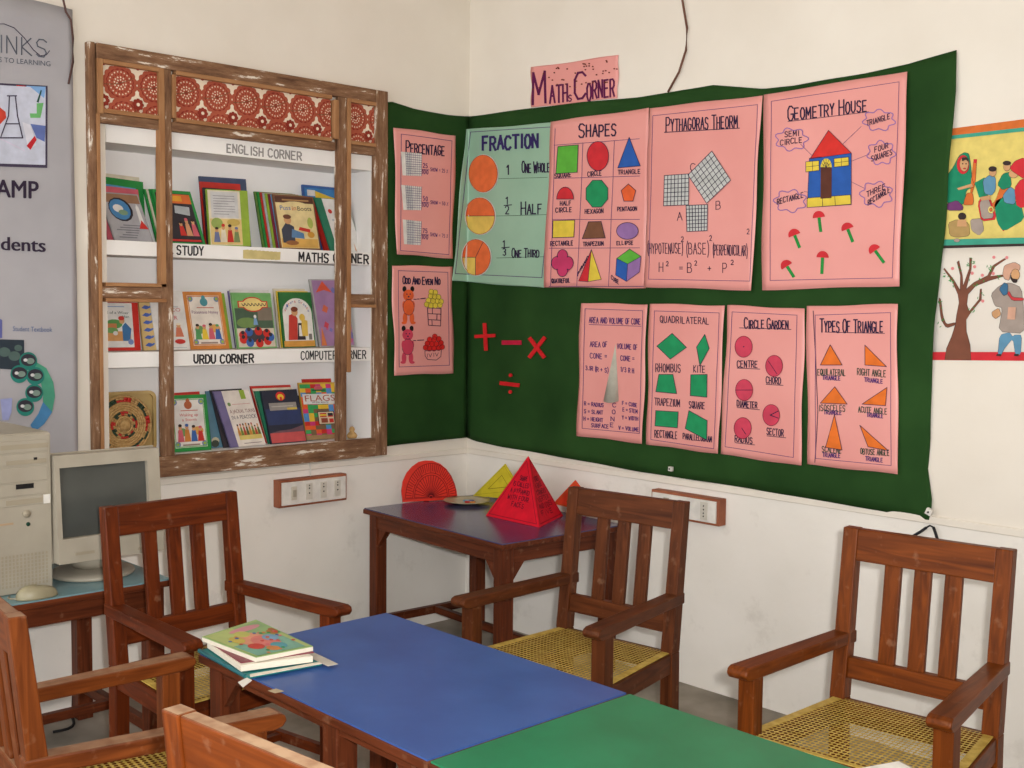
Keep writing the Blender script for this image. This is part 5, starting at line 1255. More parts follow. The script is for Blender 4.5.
for k in range(NC):
    r = Rm * (1 - k / NC) - .004
    if r < .012: break
    pts = [(CX - .004 + .010 * (1 - r / Rm), cy + r * math.cos(2 * math.pi * i / 40), cz + r * math.sin(2 * math.pi * i / 40)) for i in range(41)]
    if k in (2, 7):
        for i in range(40):
            mt = (M_STRAW, C_RED, C_RED, C(46, 66, 46), C(46, 66, 46))[(i // 2 + k) % 5]
            mb.tube(pts[i:i + 2], Rm / NC * .58, mt, 6)
    elif k in (1, 8):
        for i in range(40):
            mb.tube(pts[i:i + 2], Rm / NC * .56, (M_STRAW, C_RED, M_STRAW, C(46, 66, 46))[(i // 2 + k) % 4], 6)
    else: mb.tube(pts, Rm / NC * .58, M_STRAW, 6)
o = tag(mb.build('woven_mat'), 'round coiled straw mat with red and green pattern at the left of the bottom shelf', 'basket mat')
MB().tube([(CX + .006, cy, cz), (CX + .016, cy, cz), (CX + .022, cy, cz)], .02, M_STRAW, 14, [.024, .022, .012]).build('knob', o)
# small straw toy at the right end of the bottom shelf
q = on_x((352, 440), -.06); q.z = .9005
mb = MB().lathe([(.001, 0), (.020, .001), (.024, .012), (.018, .022), (.010, .030), (.013, .040), (.008, .050), (.001, .053)], q, M_STRAW, 14)
o = tag(mb.build('ornament'), 'small tan knobbly ornament at the right end of the bottom shelf', 'ornament')

# ------------------------------------------------------------------ wooden armchairs with cane seats
WB, WF, CDp, HS, HA, HB, RK, AO, HL = .445, .534, .435, .446, .624, .902, .050, .040, .558
w2, wf2 = WB / 2, WF / 2
def bk(z): return -RK * (z - HS) / (HB - HS) if z > HS else 0.0
def hw(y): return w2 + (wf2 - w2) * y / CDp          # the seat widens towards the front
def cane_mesh(mb, y0, y1, z, pitch=.0148, r=.0053):
    nx, ny = int((w2 + wf2) / pitch), int((y1 - y0) / pitch); py = (y1 - y0) / ny
    for j in range(ny):
        for i in range(nx):
            def X(u, y): return (2 * u / nx - 1) * (hw(y) - .036)
            cy = y0 + (j + .5) * py; cx = X(i + .5, cy)
            oc = [(cx + r * math.cos(math.radians(22.5 + 45 * k)), cy + r * math.sin(math.radians(22.5 + 45 * k)), z) for k in range(8)]
            ya, yb = cy + py / 2, cy - py / 2
            sq = [(X(i + 1, ya), ya, z), (X(i, ya), ya, z), (X(i, yb), yb, z), (X(i + 1, yb), yb, z)]
            mb.add(oc + sq, [(0, 8, 1), (1, 8, 9, 2), (2, 9, 3), (3, 9, 10, 4), (4, 10, 5), (5, 10, 11, 6), (6, 11, 7), (7, 11, 8, 0)], M_CANE)
def make_chair(wd):
    t = empty('armchair', (0, 0, 0)); Wx, Wy, Wz = W(wd, 'x'), W(wd, 'y'), W(wd, 'z')
    for s in (1, -1):
        xa, xb = (w2 - .042, w2) if s > 0 else (-w2, -w2 + .042)
        mb = MB(); zs = [0, HS, HB]; ys = [(-.030, .015), (-.022, .023), (-.018, .016)]
        for k in range(2):
            (a0, a1), (b0, b1) = ys[k], ys[k + 1]; o0, o1 = bk(zs[k]), bk(zs[k + 1])
            mb.hexa([(xa, a0 + o0, zs[k]), (xb, a0 + o0, zs[k]), (xb, a1 + o0, zs[k]), (xa, a1 + o0, zs[k]), (xa, b0 + o1, zs[k + 1]), (xb, b0 + o1, zs[k + 1]), (xb, b1 + o1, zs[k + 1]), (xa, b1 + o1, zs[k + 1])], Wz)
        mb.build('back_post', t, bevel=.003)
    def rail(name, z0, z1, x0, x1, th, mat):
        MB().hexa([(x0, bk(z0) - th / 2, z0), (x1, bk(z0) - th / 2, z0), (x1, bk(z0) + th / 2, z0), (x0, bk(z0) + th / 2, z0), (x0, bk(z1) - th / 2, z1), (x1, bk(z1) - th / 2, z1), (x1, bk(z1) + th / 2, z1), (x0, bk(z1) + th / 2, z1)], mat).build(name, t, bevel=.003)
    rail('top_rail', HB - .086, HB - .001, -w2 + .041, w2 - .041, .028, Wx)
    rail('lower_rail', HL - .056, HL, -w2 + .041, w2 - .041, .026, Wx)
    for c in (-.080, 0, .080): rail('slat', HL - .002, HB - .084, c - .0225, c + .0225, .016, Wz)
    yf = CDp
    def skew(name, s, y0, y1, z0, z1, o0, o1, mat, bv):
        """a bar along the seat's slanting side, o0 and o1 inside the chair's outer line"""
        v = [(s * (hw(y) - o), y, z) for z in (z0, z1) for y, o in ((y0, o0), (y0, o1), (y1, o1), (y1, o0))]
        MB().hexa(v, mat).build(name, t, bevel=bv)
    for s in (1, -1):
        xa, xb = (wf2 - .048, wf2 - .003) if s > 0 else (-wf2 + .003, -wf2 + .048)
        MB().box((xa, yf - .047, 0), (xb, yf - .002, HA - .034), Wz).build('front_leg', t, bevel=.003)
        # the arm is let into the back post and overhangs the front leg with a rounded nose
        mb = MB(); prof = [(-.044, HA - .034), (yf + AO - .03, HA - .034), (yf + AO - .01, HA - .030), (yf + AO, HA - .018), (yf + AO - .004, HA - .005), (yf + AO - .018, HA), (-.044, HA)]
        n = len(prof)
        vs = [(s * (hw(min(y, yf)) + .006), y, z) for y, z in prof] + [(s * (hw(min(y, yf)) - (.040 if y < 0 else .050)), y, z) for y, z in prof]
        mb.add(vs, [tuple(range(n)), tuple(range(2 * n - 1, n - 1, -1))] + [(i, n + i, n + (i + 1) % n, (i + 1) % n) for i in range(n)], Wy)
        mb.build('armrest', t, bevel=.004)
        skew('seat_rail', s, .010, yf - .046, HS - .062, HS - .002, .006, .040, Wy, .003)
        skew('stretcher', s, .010, yf - .046, .165, .195, .014, .036, Wy, .002)
    MB().box((-wf2 + .047, yf - .040, HS - .062), (wf2 - .047, yf - .006, HS - .002), Wx).build('seat_rail', t, bevel=.003)
    MB().box((-w2 + .041, -.012, HS - .062), (w2 - .041, .018, HS - .002), Wx).build('seat_rail', t, bevel=.003)
    MB().box((-hw(.2) + .034, .19, .170), (hw(.2) - .034, .215, .190), Wx).build('stretcher', t, bevel=.002)
    mb = MB(); cane_mesh(mb, .012, yf - .016, HS + .001)
    zb = HS
    for s in (1, -1):
        mb.hexa([(s * (hw(y) - o), y, z) for z in (zb - .0005, zb + .002) for y, o in ((.0, .014), (.0, .037), (yf - .046, .037), (yf - .046, .014))], M_CANE)
    mb.box((-wf2 + .047, yf - .018, zb - .0005), (wf2 - .047, yf - .004, zb + .002), M_CANE)
    mb.build('cane_seat', t)
    return t
def retone(o, a, b):
    for c in o.children:
        for sl in c.material_slots:
            if sl.material and sl.material.name.startswith(a + '_timber'):
                nm = sl.material.name.split('_')[-1]
                sl.link = 'OBJECT'; sl.material = W(b, nm)
def copy_thing(o):
    r = o.copy(); COL.objects.link(r)
    for ch in list(o.children):
        c = ch.copy(); COL.objects.link(c); c.parent = r
        for g in list(ch.children):
            d = g.copy(); COL.objects.link(d); d.parent = c
    return r
chair0 = make_chair('brown')
CHAIRS = [
    (1.758, -.893, 186.8, 'brown', 'brown wooden armchair with yellow cane seat in front of the small corner table'),
    (2.721, -.819, 185.2, 'orange', 'light brown armchair with yellow cane seat nearest the right picture edge'),
    (.978, -1.976, -86.0, 'red', 'dark reddish armchair at the end of the blue table, before the computer monitor'),
    (1.749, -2.731, -5.5, 'dust', 'worn armchair at the bottom left corner, its back cut by the picture edge'),
    (2.811, -2.735, 6.4, 'honey', 'foreground armchair seen from behind with only its pale-topped back rail in view'),
]
for i, (x, y, rz, wd, lab) in enumerate(CHAIRS):
    o = chair0 if i == 0 else copy_thing(chair0)
    o.location = (x, y, 0); o.rotation_euler = (0, 0, math.radians(rz))
    tag(o, lab, 'chair', 'cane-seated armchairs')
    if wd != 'brown': retone(o, 'brown', wd)

# ------------------------------------------------------------------ tables
def make_table(name, L, Wd, H, top, legs_x=(), stretch=True, gus=True, ov=.02, ap=.085):
    """origin at the floor under the centre of the top; L along x, Wd along y"""
    t = empty(name, (0, 0, 0)); a, b = L / 2, Wd / 2
    Tx, Ty, Tz = W('table', 'x'), W('table', 'y'), W('table', 'z')
    MB().box((-a, -b, H - .024), (a, b, H - .004), Tx).build('top_board', t, bevel=.003)
    MB().box((-a + .004, -b + .004, H - .004), (a - .004, b - .004, H), top).build('laminate_sheet', t)
    for s in (1, -1):
        MB().box((-a + ov + .03, s * (b - ov - .017) - .012, H - ap), (a - ov - .03, s * (b - ov - .017) + .012, H - .024), Tx).build('apron', t, bevel=.002)
        MB().box((s * (a - ov - .017) - .012, -b + ov + .03, H - ap), (s * (a - ov - .017) + .012, b - ov - .03, H - .024), Ty).build('apron', t, bevel=.002)
    lg = .055
    for sx in (1, -1):
        for sy in (1, -1):
            x, y = sx * (a - ov - lg / 2), sy * (b - ov - lg / 2)
            MB().box((x - lg / 2, y - lg / 2, 0), (x + lg / 2, y + lg / 2, H - .024), Tz).build('leg', t, bevel=.003)
            if gus:
                q = .075; xi, yi = x - sx * lg / 2, y - sy * lg / 2; yo, xo = sy * (b - ov - .019), sx * (a - ov - .019)
                MB().prism([(xi, H - ap + .001), (xi - sx * q * .8, H - ap + .001), (xi, H - ap + .001 - q)], 1, yo - .010, yo + .010, Tz).build('corner_bracket', t)
                MB().prism([(yi, H - ap + .001), (yi - sy * q * .8, H - ap + .001), (yi, H - ap + .001 - q)], 0, xo - .010, xo + .010, Tz).build('corner_bracket', t)
    for x in legs_x:
        y = -(b - ov - lg / 2); MB().box((x - lg / 2, y - lg / 2, 0), (x + lg / 2, y + lg / 2, H - .024), Tz).build('leg', t, bevel=.003)
    if stretch:
        for s in (1, -1):
            x = s * (a - ov - lg / 2); MB().box((x - .014, -b + ov + lg - .002, .10), (x + .014, b - ov - lg + .002, .135), Ty).build('stretcher', t, bevel=.002)
        MB().box((-a + ov + lg / 2 + .012, .02, .102), (a - ov - lg / 2 - .012, .048, .133), Tx).build('stretcher', t, bevel=.002)
    return t
TH = .61
TA = math.radians(-4.6)
def place(o, x, y, rz): o.location = (x, y, 0); o.rotation_euler = (0, 0, rz)
# small table in the corner: its left end near the niche wall, front edge seen from (0.08,-0.66) to (1.03,-0.74)
def rect_centre(p_fl, L, Wd, rz):
    ex = Vector((math.cos(rz), math.sin(rz))); ey = Vector((-math.sin(rz), math.cos(rz)))
    return Vector(p_fl) + ex * L / 2 + ey * Wd / 2
fl_ = on_z((363, 508), TH); ff_ = on_z((498, 545), TH)
rz = math.atan2(ff_.y - fl_.y, ff_.x - fl_.x) * .75; Ls = (ff_ - fl_).length
cs = rect_centre((fl_.x, fl_.y), Ls, .645, rz)
t = make_table('corner_table', Ls, .645, TH, M_LAM_PURPLE); place(t, cs.x, cs.y, rz)
tag(t, 'small wooden table with a dark blue top in the room corner', 'table')
RZS = rz

# computer table against the niche wall
t = make_table('computer_table', 1.15, .66, TH, M_LAM_TEAL); place(t, .415, -1.885 - .575, math.radians(90))
tag(t, 'wooden table with a grey-blue top carrying the computer at the left', 'table')

# long table of a blue and a green half
bf, bl_, dr, dl = on_z((390, 613), .62), on_z((200, 651), .62), on_z((625, 692), .62), on_z((424, 765), .62)
x0 = (bf.x + bl_.x) / 2; xs = (dr.x + dl.x) / 2; y1 = (bf.y + dr.y) / 2; y0 = bl_.y - .012
t = make_table('reading_table', xs - x0 - .002, y1 - y0, .62, M_LAM_BLUE, gus=True, legs_x=(.095,), stretch=True, ap=.052); place(t, (x0 + xs) / 2 - .001, (y0 + y1) / 2, 0)
tag(t, 'blue-topped half of the long reading table, nearest the shelves', 'table', 'reading tables pushed end to end')
t = make_table('reading_table', xs - x0, y1 - y0, .62, M_LAM_GREEN, gus=True, stretch=True, ap=.052); place(t, xs + (xs - x0) / 2 + .001, (y0 + y1) / 2, 0)
tag(t, 'green-topped half of the long reading table, at the bottom edge', 'table', 'reading tables pushed end to end')

# ------------------------------------------------------------------ on the corner table
TZ = TH
def standing(nm, lab, pts, mat, thick, base_a, base_b, lean, cat, draw=None):
    """a stiff flat shape standing on the table: pts in the photograph, its foot from base_a to base_b"""
    A, B = (Vector(q) if len(q) == 3 else on_z(q, TZ) for q in (base_a, base_b))
    e = (B - A).normalized(); n = Vector((e.y, -e.x, 0)).normalized()
    if n.dot(CAM_LOC - A) < 0: n = -n
    up = (Vector((0, 0, 1)) - n * math.tan(lean)).normalized(); nn = e.cross(up).normalized()
    if nn.dot(n) < 0: nn = -nn
    def loc(p):
        d = ray(*p); k = (A - CAM_LOC).dot(nn) / d.dot(nn); q = CAM_LOC + d * k - A
        return max(-.2, q.dot(e)), max(0.0006, q.dot(up))
    P2 = [loc(p) for p in pts]
    f = lambda p, h: tuple(A + e * p[0] + up * (p[1] + .0015) + nn * (h * .0006))
    mb = MB(); n_ = len(P2)
    mb.add([f(p, 0) for p in P2] + [tuple(Vector(f(p, 0)) - nn * thick) for p in P2], [tuple(range(n_)), tuple(range(2 * n_ - 1, n_ - 1, -1))] + [(i, n_ + i, n_ + (i + 1) % n_, (i + 1) % n_) for i in range(n_)], mat)
    o = tag(mb.build(nm), lab, cat)
    if draw:
        mb = MB(); d = Draw(f, (0, 1)); draw(d, mb, P2); mb.build('markings', o)
    # a small card strut behind keeps it up
    mx = sum(p[0] for p in P2) / n_; hz = max(p[1] for p in P2) * .55
    top = A + e * mx + up * hz - nn * thick; ft = Vector((top.x, top.y, TZ + .0006)) - n * .045
    MB().hexa([ft - e * .012, ft + e * .012, ft + e * .012 - n * .003, ft - e * .012 - n * .003, top - e * .012, top + e * .012, top + e * .012 - n * .003, top - e * .012 - n * .003], mat).build('prop_strut', o)
    return o
VP_ = view(380, 440, 4.655)
PRO = flat((214, 46, 28), .35, .4)
def dpro(d, mb, P2):
    x0 = P2[0][0]; x1 = P2[-1][0]; c = ((x0 + x1) / 2 + .003, .018); R_ = (x1 - x0) / 2; K = flat((104, 14, 20)); ky = (max(p[1] for p in P2) - .018) / R_ / .985
    for rr in (.92, .66, .60):
        d.stroke(mb, [(c[0] + R_ * rr * math.cos(math.pi * i / 24), c[1] + ky * R_ * rr * .98 * math.sin(math.pi * i / 24)) for i in range(25)], .0024, K)
    for i in range(19):
        a = math.pi * i / 18; d.stroke(mb, [(c[0] + .01 * math.cos(a), c[1] + .01 * math.sin(a)), (c[0] + R_ * .6 * math.cos(a), c[1] + ky * R_ * .59 * math.sin(a))], .0024, K)
    for i in range(37):
        a = math.pi * i / 36; d.stroke(mb, [(c[0] + R_ * (.72 if i % 3 else .66) * math.cos(a), c[1] + ky * R_ * .97 * (.72 if i % 3 else .66) * math.sin(a)), (c[0] + R_ * .92 * math.cos(a), c[1] + ky * R_ * .9 * math.sin(a))], .0022, K)
    d.stroke(mb, [(x0 + .004, .014), (x1 - .004, .014)], .0016, K); d.poly(mb, d.ell(c, .008, .006, n=10), K, 1, False)
standing('protractor', 'large red card protractor standing on the corner table by the niche wall', VP_((106, 291), (100, 240), (106, 195), (124, 155), (150, 125), (180, 104), (210, 97), (245, 98), (280, 112), (310, 137), (332, 168), (348, 205), (357, 240), (361, 278)), PRO, .006, VP_((106, 292))[0], VP_((361, 279))[0], .06, 'protractor', dpro)
YEL2 = flat((206, 190, 44), .5, .3)
def dset(d, mb, P2):
    A_, B_, C_ = [Vector(p) for p in P2[:3]]; g = (A_ + B_ + C_) / 3
    d.stroke(mb, [g + (p - g) * .42 for p in (A_, B_, C_)], .002, flat((110, 96, 20)), 1, True)
    d.stroke(mb, [g + (p - g) * .88 for p in (A_, B_, C_)], .0012, flat((140, 126, 30)), 1, True)
standing('set_square', 'yellow card set square standing behind the plate on the corner table', VP_((432, 262), (582, 112), (660, 240), (640, 278)), YEL2, .005, (on_y((473, 497), -.105).x, -.105, TZ), (on_y((520, 500), -.085).x, -.085, TZ), .1, 'set square', dset)
ORR = flat((220, 66, 40), .5, .3)
standing('set_square', 'orange-red card triangle mostly hidden behind the middle chair on the corner table', [(553, 504), (575, 480.5), (602, 516)], ORR, .005, (on_y((553, 505), -.10).x, -.10, TZ), (on_y((602, 512), -.10).x, -.10, TZ), .1, 'set square', dset)

pc_ = on_z((467, 503.5), TZ)
mb = MB().lathe([(.001, .001), (.045, .001), (.055, .006), (.084, .012), (.104, .016), (.1045, .018), (.084, .0145), (.054, .009), (.044, .006), (.001, .006)], pc_, flat((186, 174, 140), .35, .4), 40)
o = tag(mb.build('plate'), 'cream plate with small coloured counters on the corner table', 'plate')
cnt = []
for i, (dx, dy, col, lab) in enumerate(((-.020, .012, C_SKY, 'pale blue'), (.010, -.004, C_RED, 'red'), (.030, .010, C_ORA, 'orange'), (-.004, .030, C_BLU, 'dark blue'))):
    mb = MB().lathe([(.001, .0065), (.014, .0065), (.015, .009), (.014, .012), (.001, .0125)], pc_ + Vector((dx * .9, dy * .9, 0)), col, 16)
    tag(mb.build('counter'), '%s counter lying on the cream plate' % lab, 'counter', 'counters on the plate')

# red pyramid with writing on its sides
def pyramid():
    B0, B1, B2 = [on_z(p, TZ + .0008) for p in VP_((492, 352), (742, 408), (852, 352))]
    B3 = B0 + B2 - B1
    cx = (B0 + B1 + B2 + B3) / 4
    ap = VP_((690, 74))[0]
    hd = (CAM_LOC - cx); hd.z = 0; hd.normalize()
    d = ray(*ap); k = (cx - CAM_LOC).dot(hd) / d.dot(hd); A = CAM_LOC + d * k
    A = Vector((A.x, A.y, A.z))
    mred, med = flat((216, 20, 44), .6, .2), flat((196, 34, 56), .6, .3)
    mb = MB().add([B0, B1, B2, B3, A], [(0, 1, 4), (1, 2, 4), (2, 3, 4), (3, 0, 4), (3, 2, 1, 0)], mred)
    o = tag(mb.build('paper_pyramid'), 'red paper pyramid with handwritten sides on the corner table', 'pyramid')
    def face(P, Q, lines, mat, seed):
        n = (Q - P).cross(A - P).normalized()
        if n.dot(CAM_LOC - P) < 0: n = -n
        M_ = (P + Q) / 2
        f = lambda p, h: tuple(P + (Q - P) * p[0] + (A - M_) * p[1] + n * (.0006 + .0005 * h))
        d = Draw(f, (0, 1)); mb = MB()
        for t, x0_, x1_, y in lines: d.hand(mb, t, (x0_, y), (x1_, y), .065, .010, mat, 1, .15)
        tri = [(.06, .04), (.94, .04), (.5, .92)]; d.stroke(mb, tri, .006, mat, 1, True)
        mb.build('lettering', o)
    K = flat((92, 20, 40), .8)
    face(B0, B1, [('SHAPE', .46, .60, .62), ('IS CALLED', .36, .66, .52), ('A PYRAMID', .34, .70, .42), ('WITH FOUR', .32, .72, .32), ('FACES', .42, .66, .22)], K, 1)
    face(B1, B2, [('EDGES', .42, .58, .62), ('A BASE', .36, .62, .52), ('CORNERS', .32, .68, .42), ('VERTEX', .28, .72, .32), ('AND SIDES', .24, .76, .22), ('FIVE', .24, .70, .12)], K, 2)
pyramid()

# ------------------------------------------------------------------ on the blue table
BZ = .62
def slab_on(mb, pts, z0, z1, mat): mb.prism([(q.x, q.y) for q in [on_z(p, z1) for p in pts]], 2, z0, z1, mat)
M_FILE = flat((30, 122, 122), .4, .4); M_FILED = flat((24, 96, 104), .4, .4)
mb = MB(); slab_on(mb, [(199, 650), (246, 676.5), (322, 662.5), (290, 640), (255, 637)], BZ + .0008, BZ + .008, M_FILE)
mb.tube([on_z((200, 650.5), BZ + .006) + Vector((0, -.002, 0)), on_z((246, 676), BZ + .006) + Vector((0, -.002, 0))], .0055, M_FILED)
o = tag(mb.build('file_folder', bevel=.001), "teal file folder under the story books at the blue table's corner", 'folder')
mb = MB(); slab_on(mb, [(250, 676.8), (322, 663.5), (320, 661.6), (250, 674)], BZ + .0083, BZ + .0093, M_PAGES)
slab_on(mb, [(312, 651.5), (338, 663.8), (328, 666), (305, 655)], BZ + .0083, BZ + .0093, flat((196, 190, 178)))
mb.build('loose_paper', o)
mb = MB(); slab_on(mb, [(238, 682), (247, 677.5), (252, 680), (243, 687)], BZ + .0095, BZ + .0110, M_WHITE); mb.build('paper_tag', o)
z = BZ + .0115
mb = MB(); q0 = [(206.5, 642), (241, 666), (313, 656.5), (290, 632), (258, 628)]
slab_on(mb, [(207, 642), (241, 665.5), (313, 656), (262, 628)], z, z + .015, M_PAGES)
o = tag(mb.build('book', bevel=.001), 'thick white-paged book on the teal folder, below the picture book', 'book', 'books on the blue table')
mb = MB(); slab_on(mb, [(206, 640), (241, 662.5), (314, 652), (262, 626)], z + .0153, z + .0175, C_MAR); mb.build('cover', o)
z += .0178
cor = [on_z(p, z + .012) for p in ((202, 636.5), (256, 657), (313, 646), (256, 619.5))]
mb = MB(); mb.hexa([Vector((p.x, p.y, z)) for p in cor] + [Vector((p.x, p.y, z + .010)) for p in cor], M_PAGES)
o = tag(mb.build('book'), 'green picture book with pink and orange animals, topmost on the blue table', 'book', 'books on the blue table')
mb = MB(); mb.hexa([Vector((p.x, p.y, z + .0102)) for p in cor] + [Vector((p.x, p.y, z + .0117)) for p in cor], C(150, 180, 116)); mb.build('cover', o)
fcv = lambda p, h: tuple(cor[0] * (1 - p[0]) * (1 - p[1]) + cor[1] * p[0] * (1 - p[1]) + cor[2] * p[0] * p[1] + cor[3] * (1 - p[0]) * p[1] + Vector((0, 0, .0002 + .0004 * h)))
d = Draw(fcv, (0, 1)); mb = MB()
R(d, mb, .03, .03, .97, .97, C(176, 190, 120), 0); R(d, mb, .55, .05, .97, .9, C(120, 170, 150), 1); R(d, mb, .05, .5, .5, .97, C(140, 176, 120), 1)
for x, y, rx, ry, cc in ((.16, .62, .07, .28, C(206, 140, 150)), (.5, .45, .26, .24, C(216, 150, 120)), (.62, .55, .2, .2, C(210, 120, 110)), (.7, .3, .1, .12, C(196, 60, 50)), (.42, .88, .08, .09, C(170, 110, 50)), (.36, .92, .05, .05, C(150, 90, 40)), (.8, .6, .1, .12, C(80, 150, 160)), (.85, .45, .08, .1, C(200, 130, 70)), (.4, .25, .12, .1, C(196, 176, 80)), (.28, .45, .1, .12, C(190, 190, 100)), (.55, .7, .1, .12, C(120, 160, 190))): O_(d, mb, x, y, rx, ry, cc, 2)
r = random.Random(8)
for i in range(26): O_(d, mb, r.uniform(.3, .95), r.uniform(.08, .95), .025, .03, [C_RED, C_GRN, C_BLU, C_ORA, C_PNK][i % 5], 3, 7)
mb.build('cover_art', o)
# torn scrap of paper at the table edge
mb = MB(); slab_on(mb, [(268, 690.5), (276, 688.5), (284, 691), (275, 693)], BZ + .0008, BZ + .0016, flat((176, 160, 130))); tag(mb.build('paper_scrap'), 'tiny torn tan scrap on the blue table near its front edge', 'paper scrap')
# open booklet lying on the green half
cor = [on_z(p, BZ + .012) for p in ((842, 770), (900, 759.5), (926, 773), (878, 790))]
mb = MB(); mb.hexa([Vector((p.x, p.y, BZ + .0008)) for p in cor] + [Vector((p.x, p.y, BZ + .010)) for p in cor], flat((170, 154, 126)))
o = tag(mb.build('booklet'), 'booklet with a tan edge at the bottom edge on the green table corner', 'booklet')
mm = sum(cor, Vector()) / 4
ci = [mm + (p - mm) * .88 for p in cor]
mb = MB(); mb.hexa([Vector((p.x, p.y, BZ + .0102)) for p in ci] + [Vector((p.x, p.y, BZ + .0118)) for p in ci], M_WHITE); mb.build('page', o)

# ------------------------------------------------------------------ computer on its table
fr_ = on_z((57, 588), TZ); xt = fr_.x; yt = fr_.y - .012
zt = on_x((53, 431.5), xt).z
TWd, TDp = .20, .43
t = empty('computer_tower', (xt - TDp / 2, yt - TWd / 2, TZ)); t['world_children'] = True
tag(t, 'beige computer tower with drive bays at the left edge of the picture', 'computer')
def tbox(nm, a, b, mat, bv=.002): return MB().box(a, b, mat).build(nm, t, bevel=bv)
tbox('case', (xt - TDp, yt - TWd, TZ + .001), (xt - .012, yt, zt), M_PLASTIC, .004)
tbox('front_panel', (xt - .012, yt - TWd, TZ + .001), (xt, yt, zt - .003), M_PLASTIC, .004)
def fz(py): return on_x((30, py), xt).z
def fy(px, py=500): return on_x((px, py), xt).y
yl = yt - TWd + .012; yr = yt - .012
def bay(z0, z1, mat=M_PLASTIC):
    o = MB().box((xt, yl, z0), (xt + .003, yr, z1), mat).build('drive_bay', t, bevel=.001); return o
Vt = view(0, 400, 3.49)
zz = lambda y: fz(400 + y / 3.49)
b1 = bay(zz(180), zz(140)); b2 = bay(zz(222), zz(186)); b3 = bay(zz(282), zz(232)); b4 = bay(zz(330), zz(288)); b5 = bay(zz(366), zz(336))
def sub(o, nm, px0, py0, px1, py1, mat, dx=.0045):
    p, q = on_x(Vt((px0, py0))[0], xt), on_x(Vt((px1, py1))[0], xt)
    ob = MB().box((xt + .001, min(p.y, q.y), min(p.z, q.z)), (xt + dx, max(p.y, q.y), max(p.z, q.z)), mat).build(nm, o)
    ob.location = (0, 0, 0)
    return ob
sub(b1, 'tray_slot', 0, 160, 166, 164, M_PLASTIC_D); sub(b2, 'tray_slot', 20, 214, 160, 217, M_PLASTIC_D); sub(b2, 'eject_button', 116, 200, 128, 208, M_BLACK)
sub(b4, 'floppy_slot', 54, 295, 116, 306, M_BLACK); sub(b5, 'tray_slot', 20, 352, 146, 356, M_PLASTIC_D); sub(b5, 'white_button', 150, 330, 173, 358, M_WHITE, .006)
def tfront(nm, mb): return mb.build(nm, t)
mb = MB(); p = on_x(Vt((92, 397))[0], xt); mb.tube([(xt, p.y, p.z), (xt + .005, p.y, p.z)], .012, M_PLASTIC_D, 18); tfront('power_button', mb)
mb = MB(); p = on_x(Vt((98, 433))[0], xt); mb.tube([(xt, p.y, p.z), (xt + .003, p.y, p.z)], .006, M_INKG, 12); tfront('badge', mb)
mb = MB(); p0, p1 = on_x(Vt((0, 440))[0], xt), on_x(Vt((46, 428))[0], xt); mb.box((xt, p0.y - .03, p0.z), (xt + .0015, p1.y, p1.z), flat((176, 150, 120))); tfront('sticker', mb)
mb = MB(); zv0, zv1 = zz(650), zz(530); ny, nz = 16, 9
for i in range(ny):
    for j in range(nz):
        y = yl + .006 + (yr - yl - .012) * i / (ny - 1); z_ = zv0 + .008 + (zv1 - zv0 - .016) * j / (nz - 1); mb.box((xt, y - .0028, z_ - .004), (xt + .0012, y + .0028, z_ + .004), M_PLASTIC_D)
tfront('vent_grille', mb)

# CRT monitor
mb_c = on_z((101, 572), TZ); xm = mb_c.x + .16
TLm, TRm, BRm, BLm = on_x((56, 456.5), xm - .02), on_x((160, 448), xm - .02), on_x((164, 552), xm), on_x((58.5, 563), xm)
zbm = (BRm.z + BLm.z) / 2; ztm = (TLm.z + TRm.z) / 2; yA = (TLm.y + BLm.y) / 2; yB = (TRm.y + BRm.y) / 2
ym = (yA + yB) / 2
t = empty('monitor', (mb_c.x, ym, TZ)); t['world_children'] = True
tag(t, 'beige tube monitor with a dark grey screen on the computer table', 'monitor')
mb = MB(); bw = .018
lean = .03
def mp(y, z, dx=0): return (xm + dx - lean * (z - zbm) / (ztm - zbm), y, z)
sy0, sy1 = on_x((62, 500), xm - .01).y, on_x((150, 500), xm - .01).y; sz0 = on_x((110, 534), xm).z; sz1 = on_x((106, 464.5), xm - .02).z
out = [(yA, zbm), (yB, zbm), (yB, ztm), (yA, ztm)]; inn = [(sy0, sz0), (sy1, sz0), (sy1, sz1), (sy0, sz1)]
vs = [mp(*p) for p in out] + [mp(*p) for p in inn] + [mp(p[0], p[1], -.018) for p in inn] + [mp(p[0], p[1], -.05) for p in out]
fs = [(i, (i + 1) % 4, 4 + (i + 1) % 4, 4 + i) for i in range(4)] + [(4 + i, 4 + (i + 1) % 4, 8 + (i + 1) % 4, 8 + i) for i in range(4)] + [((i + 1) % 4, i, 12 + i, 12 + (i + 1) % 4) for i in range(4)]
mb.add(vs, fs, M_PLASTIC); mb.build('bezel', t)
M_SCREEN = noise_mat('dark_screen_glass', srgb(66, 68, 64), srgb(76, 78, 74), 3, .22, .5)
mb = MB(); N = 10; vs = []; fs = []
for i in range(N + 1):
    for j in range(N + 1):
        u, v = i / N, j / N; vs.append(mp(sy0 + (sy1 - sy0) * u, sz0 + (sz1 - sz0) * v, -.018 + .014 * (1 - (2 * u - 1) ** 2) * (1 - (2 * v - 1) ** 2)))
for i in range(N):
    for j in range(N): a = i * (N + 1) + j; fs.append((a, a + N + 1, a + N + 2, a + 1))
mb.add(vs, fs, M_SCREEN, True); mb.build('screen', t)
bkx = .33; k = .62
ci = [((yA + yB) / 2 + (p[0] - (yA + yB) / 2) * k, (zbm + ztm) / 2 + .0 + (p[1] - (zbm + ztm) / 2) * k) for p in out]
a_ = [Vector(mp(p[0], p[1], -.049)) for p in out]; b_ = [Vector((p[0], 0, 0)) for p in out]
